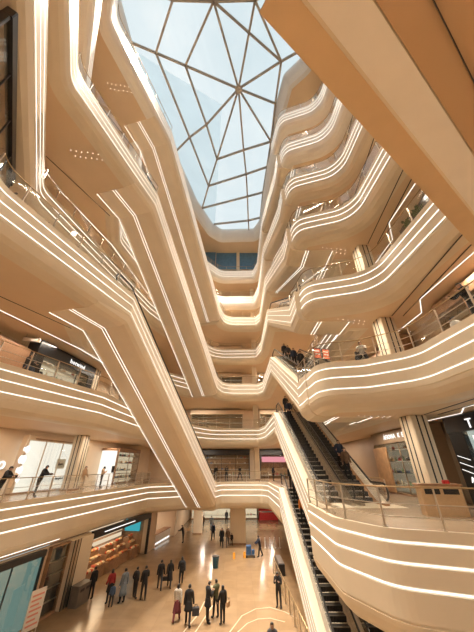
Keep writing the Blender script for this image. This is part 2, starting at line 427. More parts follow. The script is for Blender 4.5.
for hi_n, lo_n in ((4,2),(6,4),(8,6)):
    e = fend(lo_n); s = FS; zl, zh = FL[lo_n], FL[hi_n]
    u = (FHI-e).normalized(); a = e+u*.4; b = FHI
    escalator('long escalator on the left sweeping down from the %s to the %s floor' % (ORD[hi_n], ORD[lo_n]), 'long escalators on the left', 'escalator',
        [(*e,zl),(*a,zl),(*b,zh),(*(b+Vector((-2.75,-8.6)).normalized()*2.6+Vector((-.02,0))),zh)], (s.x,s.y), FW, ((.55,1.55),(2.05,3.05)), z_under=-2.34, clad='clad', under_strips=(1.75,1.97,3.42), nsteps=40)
# ------------------------------------------------------------------ glass railings along every gallery edge
def railing(seg, z, label, group, step=1.6, glint_rods=0, d=.12):
    # resample the edge
    P = offset_open(seg, d); L = [0]
    for i in range(1,len(P)): L.append(L[-1]+(P[i]-P[i-1]).length)
    if L[-1] < .8: return
    t = empty('glass_railing', (P[0].x,P[0].y,z), label=label, cat='railing', group=group); O = Vector((P[0].x,P[0].y,0))
    loc = [Vector((p.x,p.y,0))-O for p in P]
    mb = MB(); mb.tube([p+Vector((0,0,1.1)) for p in loc], .026, 6); mb.build('handrail', M['brass'], t, True)
    mb = MB(); vs = []; fs = []
    for p in loc: vs += [p+Vector((0,0,.06)), p+Vector((0,0,1.02))]
    for i in range(len(loc)-1): fs.append((2*i,2*i+2,2*i+3,2*i+1))
    g = mb.add(vs,fs).build('glass_panel', M['glass'], t)
    md = g.modifiers.new('thickness','SOLIDIFY'); md.thickness = .012
    for r in range(glint_rods):
        mb = MB(); mb.tube([p+Vector((0,0,.3+.33*r)) for p in loc], .016, 6); mb.build('glint_rod', M['steel'], t, True)  # steel rods imitate the light lines reflected in the glass
    n = max(1, int(L[-1]/step)); first = None
    for k in range(n+1):
        s = L[-1]*k/n; i = 0
        while i < len(L)-2 and L[i+1] < s: i += 1
        f = (s-L[i])/max(1e-6, L[i+1]-L[i]); p = loc[i].lerp(loc[i+1], f); dd = loc[i+1]-loc[i]; a = math.atan2(dd.y,dd.x)
        if first is None:
            mb = MB(); mb.bbox(-.025,.025,-.02,.05,0,1.08,.008); mb.box(-.05,.05,-.05,.08,0,.03); first = mb.build('post', M['steel'], t); o = first
        else: o = first.copy(); COL.objects.link(o); o.parent = t
        o.location = p; o.rotation_euler = (0,0,a)
    return t
WHERE = {'l':'along the left edge','f':'along the far end','r':'along the right edge','n':'along the near edge','b':'along the near corner edge','h':'beside the stairwell opening'}
for n in range(2,9):
    pts = OUT[n]; runs = []; N = len(pts)
    st = next(i for i in range(N) if pts[i][1] != pts[i-1][1])
    cur = []
    for k in range(N+1):
        p, s = pts[(st+k)%N]
        cur.append((p,s))
        nx = pts[(st+k+1)%N][1]
        if nx != s or k == N: 
            runs.append(cur); cur = []
    for r in runs:
        s = r[0][1]
        if s in 'x' or (s in 'nb' and n > 3): continue
        i0 = [p for p,_ in pts].index(r[-1][0]); seg = [p for p,_ in r]
        nxt = pts[(i0+1)%N]
        if nxt[1] not in ('x',) and s != 'h': seg.append(nxt[0])
        if s == 'h': seg.append(nxt[0])
        railing(seg, FL[n], 'glass railing with brass handrail %s of the %s floor gallery' % (WHERE[s], ORD[n]), 'glass railings along the galleries', glint_rods=2 if n in (2,3) else 0)
# ------------------------------------------------------------------ columns
def column(x, y, z0, z1, w, label, rz=0, grooves=True, group='square columns'):
    c = empty('column', (x,y,z0), rz, label=label, cat='column', group=group); h = z1-z0; a = w/2
    mb = MB(); mb.bbox(-a,a,-a,a,0,h,.05); sh = mb.build('shaft', M['cream'], c)
    mb = MB(); mb.bbox(-a-.03,a+.03,-a-.03,a+.03,0,.14,.02); mb.build('plinth', M['wood'], c)
    if grooves:
        for dx in (-.12,.2):
            for s in (-1,1):
                mb = MB(); mb.box(dx-.035,dx+.035,s*a-.012,s*a+.012,.14,h-.02); mb.build('groove_strip', M['dark'], sh)
                mb = MB(); mb.box(s*a-.012,s*a+.012,dx-.035,dx+.035,.14,h-.02); mb.build('groove_strip', M['dark'], sh)
    return c
def top(n): return FL[n+1]+fprof(n+1)[1] if n < 8 else ROOF-2.3
for n in range(2,9):
    column(9.3,14.9,FL[n],top(n),.95,'square cream column with dark grooves behind the right railing of the %s floor' % ORD[n], .1)
    column(2.8,42.4,FL[n],top(n),.7,'slim cream column at the far end of the %s floor' % ORD[n], 0, False)
    if n < 5: column(-13.4 if n==2 else -13.9,25.2,FL[n],top(n),.9,'square cream column in front of the left wall of the %s floor' % ORD[n], -.14)
column(.1,41,0,top(1),1.9,'broad cream column standing alone on the ground floor at the far end', 0, False)
column(-5.4,46,0,top(1),1.2,'cream column on the ground floor beside the drinks counter', 0, False)
# ------------------------------------------------------------------ lights and trims set into the soffits
def soffit_strip(pts, z, m, w=.05, name='ceiling_light_strip', label='thin light line in the ceiling', group='ceiling light lines'):
    mb = MB(); P = [Vector(p) for p in pts]
    sweep(mb, P, [(-w/2,-.02),(w/2,-.02),(w/2,-.002),(-w/2,-.002),(-w/2,-.02)], z, closed=False, capends=True)
    o = mb.build(name, m)
    return tag(o, label, 'light', group) if 'light' in name else structure(o)
for n in range(3,9):
    z = FL[n]+fprof(n)[1]; o = ORD[n]
    soffit_strip([(9.0,7),(9.6,14.3)], z, M['dark'], .05, 'trim_30', 'thin dark groove in the soffit under the right gallery of the %s floor' % o, 'dark soffit grooves')
    soffit_strip([(9.75,7),(10.3,14.3)], z, M['dark'], .05, 'trim_30', 'thin dark groove in the soffit under the right gallery of the %s floor' % o, 'dark soffit grooves')
    soffit_strip([(10.4,6),(10.2,12.4),(11.2,13.9),(11.1,17.5)], z, M['ledsoft'], .04, label='bent light line in the ceiling under the right gallery of the %s floor' % o)
    for x in (7.15,): soffit_strip([(x,18.0),(x+.06,15.8)], z, M['ledsoft'], .05, label='short single light line in the soffit below the right bulge of the %s floor' % o)
    for x in (5.2,5.5): soffit_strip([(x,16.9),(x+.1,15.4)], z, M['ledsoft'], .045, label='one of a pair of light lines below the right bulge of the %s floor' % o)
    if n % 2 == 0:
        soffit_strip([(-14.6,9),(-14.15,13.6),(-12.5,19.5),(-11.2,30)], z, M['ledsoft'], .06, label='long light line in the left ceiling under the %s floor' % o)
        soffit_strip([(-13.6,10.8),(-11.2,16)], z, M['dark'], .05, 'trim_30', 'thin dark groove in the soffit under the left gallery of the %s floor' % o, 'dark soffit grooves')
    for cx, cy in ((-11.6,10.4),(6.4,14.7)):
        if (n in (3,5,7) or n == 4) and cx < 0: continue
        for a in (0,1):
            for i in range(3):
                for j in range(2):
                    mb = MB(); mb.lathe([(.028,-.015),(.034,-.01),(.034,-.001)], (cx+a*1.1+i*.34+j*.1, cy+j*.4+a*.15+i*.07, z), 8)
                    tag(mb.build('recessed_downlight', M['ledsoft']), 'tiny round downlight set in the soffit of the %s floor, %s' % (o, 'left side' if cx < 0 else 'right bulge'), 'downlight', 'recessed downlights')


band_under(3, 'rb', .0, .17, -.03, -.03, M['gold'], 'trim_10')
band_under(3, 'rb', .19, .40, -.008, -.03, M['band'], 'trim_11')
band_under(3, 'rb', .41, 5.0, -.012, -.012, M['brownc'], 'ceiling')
soffit_strip([(-12.55,13.6),(-11.9,17.5),(-11.2,21.5)], FL[2]-2.3, M['led'], .05, label='bright light line under the second floor fascia above the teal shop')
soffit_strip([(0.840000,0.235000),(1.880000,0.975000)], FL[3]-2.3-.014, M['dark'], .005, 'trim_30')
# inlaid curves in the ground floor
for k,pts in enumerate(([(-.5,20),(-.39,21.4),(.3,23.2),(1.2,24.1),(2.14,24.3),(3.02,23.7),(3.6,22.9)],[(0.0,20),(.06,21.4),(.6,22.3),(1.24,22.8),(2.0,22.9),(2.83,22.46)],[(-2.6,20),(-2.3,21.4),(-1.9,23.2),(-1.6,24.6)],[(-3.3,20),(-2.9,21.6),(-2.4,23.4),(-2.2,25.2)])):
    P = [Vector(p) for p in pts]; mb = MB(); sweep(mb, P, [(-.035,0),(-.035,.004),(.035,.004),(.035,0)], 0, closed=False)
    structure(mb.build('trim_%d' % (20+k), M['inlay']))
# ------------------------------------------------------------------ lettering
def letters(txt, size, m, parent, loc, ext=.02, name='lettering', align='CENTER'):
    c = bpy.data.curves.new('lettering','FONT'); c.body = txt; c.size = size; c.extrude = ext; c.align_x = align; c.resolution_u = 2; c.space_character = 1.12
    t = bpy.data.objects.new('tmp', c); COL.objects.link(t)
    bpy.context.view_layer.update()
    me = bpy.data.meshes.new_from_object(t.evaluated_get(bpy.context.evaluated_depsgraph_get()))
    bpy.data.objects.remove(t); me.materials.clear(); me.materials.append(m)
    o = bpy.data.objects.new(name, me); COL.objects.link(o); o.parent = parent
    o.location = loc; o.rotation_euler = (PI/2,0,0); return o
M['lit']  = emat('lit_white_lettering', (1,.97,.92), 1.0)
M['litbox'] = emat('lit_white_panel', (1,.92,.80), .85)
M['litwarm'] = emat('lit_shop_back', (1,.80,.55), .55)
M['litdim'] = emat('dim_shop_back', (1,.80,.55), .18)
M['litcold'] = emat('lit_cold_panel', (.75,.85,.80), .5)
M['teal'] = emat('teal_lit_shop', (.33,.52,.46), .36)
M['tealled'] = emat('teal_screen', (.04,.28,.32), .9)
M['pink'] = emat('pink_screen', (.9,.35,.40), .6)
M['red'] = mat('red_panel', (.55,.03,.03), .4, noise=.1)
M['orange'] = mat('orange_poster', (.72,.16,.06), .5, noise=.35, nscale=9)
M['paper'] = mat('white_board', (.80,.76,.70), .5, noise=.04)
M['pinkish'] = mat('pink_print', (.75,.32,.25), .6)
GOODS = [mat('goods_%s' % n_, c, .55, noise=.2, nscale=20) for n_, c in (('tan',(.62,.38,.18)),('white',(.8,.76,.7)),('brown',(.22,.11,.06)),('black',(.03,.03,.03)),('red',(.45,.06,.05)),('green',(.10,.20,.07)),('blue',(.08,.14,.28)),('cream',(.78,.62,.42)))]
def wl(y, d=0):
    """point on the left gallery wall at depth y, d metres out from it"""
    return (-17.2+(y-12)*3.8/27+.99*d, y-.139*d)
RZL = math.atan2(27,3.8); RZR = -PI/2
def shopfront(label, loc, rz, w, h, depth=.9, head=.7, frame='dark', back='litwarm', sign=None, signm='lit', signsize=.4, shelves=3, group=None, glass=True, name='shopfront', side=.12, sign_x=None, goods=False, cat='shop'):
    """local X along the wall, Y into the wall, origin at the wall foot, left end"""
    s = empty(name, loc, rz, label=label, cat=cat, group=group)
    mb = MB(); mb.box(0,w,-depth,-.03,0,.1); mb.build('plinth', M['wood'], s)
    mb = MB(); mb.box(side,w-side,-.10,-.04,.1,h-head); mb.build('back_panel', M[back], s)
    for x in (0,w-side): mb = MB(); mb.bbox(x,x+side,-depth,-.03,.1,h-head,.02); mb.build('side_panel', M[frame], s)
    mb = MB(); mb.bbox(0,w,-depth-.06,-.03,h-head,h,.03); hd = mb.build('header', M[frame], s)
    if sign:
        x0 = w/2 if sign_x is None else sign_x
        for wd, dx in ([(sign,0)] if ' ' not in sign else [(sign.split()[0],-.35),(sign.split()[1],.95),(sign.split()[2],1.45)]):
            letters(wd, signsize, M[signm], hd, (x0+dx, -depth-.07, h-head/2-signsize*.33), name='sign_lettering')
    for k in range(shelves):
        z = .5+(h-head-.7)*k/max(1,shelves-1)*.9
        mb = MB(); mb.box(side,w-side,-.55,-.11,z,z+.04); mb.build('shelf', M['paper'], s)
        n = int((w-2*side)/.55) if goods else 0
        for i in range(n):
            if rnd.random() < .25: continue
            x = side+.25+i*(w-2*side-.3)/max(1,n); kind = rnd.choice(PROTO); q = kind.copy(); COL.objects.link(q)
            q.location = Matrix.Rotation(rz,4,'Z') @ Vector((x,-.35,z+.04)) + Vector(loc); q.rotation_euler = (0,0,rz)
            q['label'] = '%s on a shelf of the %s' % (kind['what'], label[:60].split(',')[0]); q['label'] = ' '.join(q['label'].split()[:16])
            q['group'] = 'goods on shelves'; USED.add(q.name)
    if glass:
        mb = MB(); mb.box(side,w-side,-depth+.02,-depth+.04,.1,h-head); mb.build('glass_pane', M['shopglass'], s)
        nm = max(1,int(w/1.8))
        for i in range(1,nm): mb = MB(); x = w*i/nm; mb.box(x-.025,x+.025,-depth,-depth+.06,.1,h-head); mb.build('mullion', M[frame], s)
    return s
rnd = random.Random(3); PROTO = []; USED = set()
def proto(name, cat, what, mbf, mats):
    for m in mats:
        mb = MB(); mbf(mb); o = mb.build(name, m); o['category'] = cat; o['what'] = what[mats.index(m)]; PROTO.append(o)
def f_bag(mb):
    mb.bbox(-.14,.14,-.07,.07,0,.2,.03); mb.tube([(-.08,0,.19),(-.07,0,.30),(0,0,.34),(.07,0,.30),(.08,0,.19)],.012,6)
def f_box(mb): mb.bbox(-.15,.15,-.1,.1,0,.12,.01); mb.bbox(-.155,.155,-.105,.105,.1,.14,.01)
def f_bottle(mb): mb.lathe([(.05,0),(.055,.02),(.055,.2),(.02,.27),(.02,.33),(.025,.335)],n=10)
proto('handbag','bag',['tan handbag','black handbag','red handbag'],f_bag,[GOODS[0],GOODS[3],GOODS[4]])
proto('shoe_box','box',['white lidded box','dark blue lidded box'],f_box,[GOODS[1],GOODS[6]])
proto('bottle','bottle',['green bottle','cream bottle'],f_bottle,[GOODS[5],GOODS[7]])
# ---- left gallery, third floor
x,y = wl(18.0,1.15)
shopfront('shop with black header reading hotwind on the left of the third floor', (x,y,FL[3]), RZL, 6.6, 3.42, 1.0, .95, 'black', 'litwarm', 'hotwind', 'lit', .5, 3, side=.75, sign_x=4.1, goods=True)
x,y = wl(13.6,1.3); 
b = empty('kiosk_wall', (x,y,FL[3]), RZL, label='reddish brown wall panel left of the black shop on the third floor', cat='panel')
mb = MB(); mb.bbox(0,4.3,-.5,-.03,0,2.6,.03); mb.build('panel', mat('red_brown_wall',(.40,.22,.12),.5,noise=.1), b)
mb = MB(); mb.bbox(.2,4.1,-.6,-.5,.9,1.0,.02); mb.build('ledge', M['wood'], b)
shopfront('black glazed shop wall close above on the left of the fourth floor', (-8.1,2.7,FL[4]), math.atan2(.803,-.596), 8, 3.7, .3, .5, 'black', 'wood', None, shelves=0)
# ---- left gallery, second floor
x,y = wl(21.2,.3)
s = shopfront('bright white display window on the left of the second floor', (x,y,FL[2]), RZL, 7.4, 3.7, .5, .35, 'wallt', 'litbox', None, shelves=0, side=.25)
for k,(cx,cz,r) in enumerate(((.22,2.75,.28),(.15,2.1,.32),(.2,1.45,.28),(.25,.9,.24))):
    mb = MB(); mb.ball((cx,-.45,cz), r, 12, 8, (1,.3,1)); mb.build('paper_flower', M['lit'], s, True)
mb = MB(); mb.box(3.9,4.9,-.2,-.16,1.5,2.2); mb.build('poster', M['paper'], s)
letters('love',.3,M['dark'],s,(4.4,-.22,1.75)); letters('inspire',.28,M['dark'],s,(4.2,-.56,.75))
mb = MB(); mb.box(.6,6.8,-.6,-.555,3.42,3.5); mb.build('header_slot', M['wood'], s)
x,y = wl(19.2,.06); sg = empty('wall_sign', (x,y,FL[2]+1.5), RZL, label='large white lit letters oo on the left wall of the second floor', cat='sign')
letters('oo', 1.1, M['lit'], sg, (1.0,-.05,0), .05); mb = MB(); mb.box(.3,1.8,-.04,0,-.05,.0); mb.build('mounting_rail', M['steel'], sg)
x,y = wl(30.6,.0); s = empty('light_column', (x,y,FL[2]), RZL, label='rounded white lightbox pillar with small black picture, second floor left', cat='sign')
mb = MB(); mb.lathe([(.75,0),(.75,3.1)],(1.2,-.9,0),20); lb = mb.build('lightbox', M['litbox'], s, True)
mb = MB(); mb.lathe([(.8,3.1),(.8,3.35)],(1.2,-.9,0),20); mb.build('cap', M['wood'], s); mb = MB(); mb.box(.95,1.4,-1.68,-1.63,1.1,1.7); mb.build('picture', M['black'], lb)
x,y = wl(33.6,0); shopfront('shop with crowded shelves and wooden door panel, far left of the second floor', (x,y,FL[2]), RZL, 5.2, 3.5, .9, .4, 'wood', 'litwarm', None, shelves=4, goods=True)
# ---- right gallery, second floor
s = shopfront('shop with white sign AFIONA K E on the right of the second floor', (12.1,24.2,FL[2]), RZR, 7.4, 3.95, .9, .8, 'walld', 'litdim', '\u00c0FIONA K E', 'lit', .42, 4, sign_x=3.3, goods=True)
mb = MB(); mb.bbox(.2,2.2,-1.1,-.95,.1,2.9,.03); mb.build('wooden_door', mat('orange_wood',(.50,.29,.14),.45,noise=.15,nscale=3), s)
s = shopfront('black framed shop with tall lit panel on the right of the second floor', (11.6,15.4,FL[2]), RZR, 7.5, 3.95, .35, .75, 'black', 'litcold', None, 'lit', .6, 0, side=1.0)
letters('T', .6, M['lit'], s, (1.75,-.43,3.3)); letters('D', .75, M['lit'], s, (1.85,-.38,2.45)); letters('A', .35, M['lit'], s, (.6,-.37,1.0))
for k in range(3): 
    mb = MB(); mb.tube([(.15,-.37,2.15-k*.3),(.9,-.37,1.95-k*.3)],.014,6); mb.build('light_line', M['lit'], s)
M['tanbox'] = mat('tan_counter',(.55,.38,.22),.45,noise=.06)
c = empty('reception_counter', (8.2,12.9,FL[2]), -.2, label='tan counter with two dark slots behind the right railing', cat='counter')
mb = MB(); mb.bbox(-.75,.75,-.3,.3,0,1.02,.03); bd = mb.build('body', M['tanbox'], c); mb = MB(); mb.bbox(-.8,.8,-.35,.35,1.02,1.07,.015); mb.build('top', M['wood'], c)
for x0 in (-.62,.06): mb = MB(); mb.box(x0,x0+.55,-.31,-.29,.72,.9); mb.build('slot', M['black'], bd)
mb = MB(); mb.bbox(-.12,.12,-.08,.08,0,.12,.02); mb.box(-.09,.09,-.05,.05,.12,.125); o = mb.build('tissue_box', M['red']); o.location = (8.55,12.8,FL[2]+1.07); tag(o,'small red box on top of the tan counter','box')
c = empty('low_cabinet', (10.0,11.6,FL[2]), -.2, label='tan low cabinet behind the right railing near the black shop', cat='cabinet')
mb = MB(); mb.bbox(-.7,.7,-.3,.3,0,1.25,.03); mb.build('body', M['tanbox'], c)
for k in range(2): mb = MB(); mb.bbox(-.66+.68*k,-.02+.68*k,-.325,-.3,.08,1.18,.01); mb.build('door', M['wallt'], c)
# ---- right gallery, third floor
for k,(px,py) in enumerate(((4.7,14.6),(5.25,14.75))):
    s = empty('poster_stand', (px,py,FL[3]), .25, label='%s of two orange poster boards on stands on the third floor right' % ('left','right')[k], cat='sign', group='orange poster stands')
    mb = MB(); mb.bbox(-.22,.22,-.02,.02,.85,1.45,.01); mb.build('board', M['orange'], s); mb = MB(); mb.box(-.25,.25,-.03,.03,.82,.85).box(-.25,.25,-.03,.03,1.45,1.48).box(-.25,-.22,-.03,.03,.82,1.48).box(.22,.25,-.03,.03,.82,1.48); mb.build('frame', M['dark'], s)
    mb = MB(); mb.tube([(0,0,.02),(0,0,.84)],.025,8); mb.build('pole', M['dark'], s); mb = MB(); mb.lathe([(.18,0),(.18,.02),(.03,.04)],n=14); mb.build('base', M['dark'], s)
    mb = MB(); mb.box(-.14,.14,-.026,-.02,1.25,1.33).box(-.14,.02,-.026,-.02,1.08,1.14).box(.05,.14,-.026,-.02,1.05,1.15); mb.build('print', M['paper'], s)
# ---- generic shops up the building
def lshop(n, y, w, label, **k): 
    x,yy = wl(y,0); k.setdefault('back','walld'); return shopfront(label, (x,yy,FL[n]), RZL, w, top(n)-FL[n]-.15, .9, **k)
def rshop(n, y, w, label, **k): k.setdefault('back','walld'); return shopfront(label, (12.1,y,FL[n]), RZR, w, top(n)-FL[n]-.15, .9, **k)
def fshop(n, x, w, label, **k): k.setdefault('back','walld'); return shopfront(label, (x,45.9,FL[n]), 0, w, top(n)-FL[n]-.15, .9, **k)
fshop(2,-6.5,8.4,'dark shop with crowded goods at the far end of the second floor',frame='dark',back='wood',shelves=4,goods=True)
s = fshop(2,3.4,6,'dark shop with glowing pink banner at the far end of the second floor',frame='dark',back='wood',shelves=2,goods=True)
mb = MB(); mb.box(.3,4.5,-1.0,-.97,2.2,2.9); mb.build('banner', M['pink'], s)
for n in range(3,9):
    fshop(n,-7.5,8.5,'shop left of the far column on the %s floor' % ORD[n],frame='wallt',shelves=3)
    fshop(n,3.6,6.5,'shop right of the far column on the %s floor' % ORD[n],frame='wallt',shelves=3)
    rshop(n,13.0,8,'shop near the column on the right of the %s floor' % ORD[n],frame='wood' if n%2 else 'dark',shelves=3,goods=n<6)
    rshop(n,24.5,8,'shop behind the column on the right of the %s floor' % ORD[n],frame='wood',shelves=3)
    if n >= 4: lshop(n,9,7,'shop nearest the viewer on the left of the %s floor' % ORD[n],frame='wood',shelves=3)
    if n >= 4: lshop(n,19,8,'shop farther along the left of the %s floor' % ORD[n],frame='dark' if n%2 else 'wallt',shelves=3,goods=n<6)
# ---- ground floor, left side
def gl(y, d=0): return (-12.8+(y-17)*3.3/20+.9867*d, y-.163*d)
RZG = math.atan2(20,3.3)
s = shopfront('teal glazed shop with dark frame at the left edge of the ground floor', (*gl(17.1),0), RZG, 4.5, 3.5, .25, .3, 'dark', 'teal', None, shelves=0, side=.1)
s = empty('display_window', (*gl(22.0),0), RZG, label='tall dark shop window with faint shelves beside the ground floor pillar', cat='window')
mb = MB(); mb.box(0,1.7,-.06,-.03,.1,3.45); mb.build('back_panel', M['black'], s)
mb = MB(); mb.box(0,.06,-.25,-.03,0,3.5).box(1.64,1.7,-.25,-.03,0,3.5).box(0,1.7,-.25,-.03,3.4,3.5).box(0,1.7,-.25,-.03,0,.12); mb.build('frame', M['wood'], s)
for k in range(4): mb = MB(); mb.box(.06,1.64,-.2,-.06,.7+k*.65,.73+k*.65); mb.build('shelf', M['steel'], s)
mb = MB(); mb.box(.06,1.64,-.24,-.23,.12,3.4); mb.build('glass_pane', M['shopglass'], s)
c = empty('column', (*gl(24.6,.1),0), RZG, label='wide cream pier with steel edge strips on the ground floor left', cat='column')
mb = MB(); mb.bbox(-.8,1.35,-.35,.3,0,3.5,.04); mb.build('shaft', M['cream'], c)
for x0 in (-.78,-.45): mb = MB(); mb.box(x0,x0+.22,-.39,-.35,0,3.5); mb.build('steel_strip', M['steel'], c)
for x0 in (-.82,-.52,-.2): mb = MB(); mb.box(x0,x0+.04,-.40,-.35,0,3.5); mb.build('dark_strip', M['dark'], c)
c = empty('litter_bin', (*gl(24.9,.95),0), RZG, label='grey stone block bin at the foot of the ground floor pier', cat='bin')
mb = MB(); mb.bbox(-.65,.65,-.3,.3,0,1.0,.03); bd = mb.build('body', M['grey'], c); mb = MB(); mb.bbox(-.68,.68,-.33,.33,1.0,1.06,.015); mb.build('lid', M['grey'], c)
for x0 in (-.5,.1): mb = MB(); mb.box(x0,x0+.4,-.31,-.29,.72,.86); mb.build('slot', M['black'], bd)
b = empty('notice_board', (*gl(21.0,.9),0), RZG-.2, label='white standing notice board with pinkish text at the lower left', cat='sign')
mb = MB(); mb.bbox(-.45,.45,-.03,.03,.25,1.9,.015); bd = mb.build('board', M['paper'], b)
mb = MB()
for k in range(7): mb.box(-.35,.35-.1*(k%3),-.035,-.03,1.62-k*.2,1.70-k*.2)
mb.build('print', M['pinkish'], bd)
for sx in (-.4,.4): mb = MB(); mb.box(sx-.03,sx+.03,-.25,.25,0,.04).box(sx-.02,sx+.02,-.02,.02,.04,.3); mb.build('foot', M['steel'], b)
# ------------------------------------------------------------------ people
SKIN = mat('skin', (.58,.36,.25), .5, noise=.05, nscale=20); SKIN2 = mat('skin_pale', (.68,.46,.34), .5, noise=.05, nscale=20)
HAIR = mat('black_hair', (.015,.012,.011), .45, noise=.2, nscale=40); HAIRB = mat('brown_hair', (.06,.032,.018), .45, noise=.2, nscale=40)
EYE = mat('dark_eye', (.02,.015,.012), .2)
CL = {}
for n_, c in dict(black=(.014,.014,.016),navy=(.02,.03,.06),grey=(.16,.18,.19),greyblue=(.15,.18,.21),red=(.32,.03,.035),wine=(.14,.03,.035),white=(.72,.69,.64),tan=(.45,.29,.17),beige=(.6,.46,.32),denim=(.06,.10,.18),brown=(.12,.07,.04),charcoal=(.04,.04,.045),orange=(.65,.20,.03),olive=(.10,.10,.05),pattern=(.5,.47,.42),blue=(.03,.12,.28)).items():
    CL[n_] = mat('cloth_'+n_, c, .85, noise=.45 if n_ == 'pattern' else .15, nscale=26 if n_ == 'pattern' else 9)
def body_points(p):
    """joint positions for a 1.72 m figure facing +Y; p holds angles in degrees"""
    g = lambda k, d=0: math.radians(p.get(k, d))
    R = {}
    def leg(s, hip, knee, out):
        h = Vector((s*.095,0,0)); a = hip; d1 = Vector((s*math.sin(out), math.sin(a), -math.cos(a))).normalized()
        k = h+d1*.43; a2 = a-knee; d2 = Vector((s*math.sin(out)*.5, math.sin(a2), -math.cos(a2))).normalized(); an = k+d2*.42
        f = a2 + .0; fd = Vector((s*.12, math.cos(max(-.7,min(.5,f*.6))), math.sin(f*.6)*.8)).normalized()
        return h, k, an, an+Vector((0,0,-.045))+fd*.09, an+Vector((0,0,-.055))+fd*.17
    L = leg(-1, g('hipL'), g('kneeL'), g('spread',3)); Rr = leg(1, g('hipR'), g('kneeR'), g('spread',3))
    zmin = min(L[2].z, Rr[2].z) - .085
    lean = g('lean')
    def up(v): return Vector((v.x, v.y*math.cos(lean)+v.z*math.sin(lean), v.z*math.cos(lean)-v.y*math.sin(lean)))
    S = {'pelvis':Vector((0,0,.02)),'waist':up(Vector((0,.005,.17))),'chest':up(Vector((0,.01,.36))),'collar':up(Vector((0,-.01,.50))),'neck':up(Vector((0,.0,.565)))}
    nod = g('nod'); turn = g('turn'); hd = Vector((math.sin(turn)*math.sin(nod), math.cos(turn)*math.sin(nod), math.cos(nod)))
    S['jaw'] = S['neck']+hd*.06+up(Vector((0,.018,0))); S['skull'] = S['neck']+hd*.155+up(Vector((0,.012,0))); S['crown'] = S['neck']+hd*.215
    def arm(s, sw, out, el, inn):
        sh = up(Vector((s*.175,-.01,.475))); d = Vector((s*math.sin(out), math.sin(sw)*math.cos(out), -math.cos(sw)*math.cos(out)))
        e = sh+d*.285; a2 = sw+el; d2 = Vector((-s*math.sin(inn)+s*math.sin(out)*.4, math.sin(a2)*math.cos(inn), -math.cos(a2)*math.cos(inn))).normalized()
        return sh, e, e+d2*.245, d2
    S['aL'] = arm(-1, g('swL'), g('outL',9), g('elL',14), g('inL')); S['aR'] = arm(1, g('swR'), g('outR',9), g('elR',14), g('inR'))
    S['lL'] = L; S['lR'] = Rr; S['z'] = -zmin; S['face'] = Vector((math.sin(turn),math.cos(turn),0)); S['hd'] = hd
    return S
def skin_mesh(verts, edges, radii, roots, sub=1):
    me = bpy.data.meshes.new('tmp'); me.from_pydata([tuple(v) for v in verts], edges, [])
    o = bpy.data.objects.new('tmp', me); COL.objects.link(o)
    o.modifiers.new('s','SKIN'); sv = me.skin_vertices[0].data
    for i, r in enumerate(radii):
        sv[i].radius = r if isinstance(r, tuple) else (r,r); sv[i].use_root = i in roots
    ss = o.modifiers.new('u','SUBSURF'); ss.levels = sub; ss.render_levels = sub
    bpy.context.view_layer.update()
    out = bpy.data.meshes.new_from_object(o.evaluated_get(bpy.context.evaluated_depsgraph_get()))
    bpy.data.objects.remove(o); bpy.data.meshes.remove(me); return out
def region_of(c, S):
    segs = [('leg',S['lL'][0],S['lL'][1]),('leg',S['lL'][1],S['lL'][2]),('leg',S['lR'][0],S['lR'][1]),('leg',S['lR'][1],S['lR'][2]),
            ('foot',S['lL'][2]+Vector((0,0,-.035)),S['lL'][4]),('foot',S['lR'][2]+Vector((0,0,-.035)),S['lR'][4]),('hip',S['pelvis'],S['waist']*.4),('torso',S['waist'],S['collar']),
            ('torso',S['collar'],S['aL'][0]),('torso',S['collar'],S['aR'][0]),('neck',S['neck'],S['jaw']),('head',S['jaw'],S['crown'])]
    for a in ('aL','aR'):
        sh,e,w,d2 = S[a]; segs += [('arm',sh,e),('arm',e,w-d2*.01),('hand',w+d2*.02,w+d2*.16)]
    best = None
    for n_, a, b in segs:
        t = max(0,min(1,(c-a).dot(b-a)/max(1e-9,(b-a).length_squared))); d = (c-(a+(b-a)*t)).length
        if n_ in ('hip',): d -= .05
        if n_ == 'torso': d -= .04
        if best is None or d < best[0]: best = (d, n_)
    return best[1]
BASE = {}
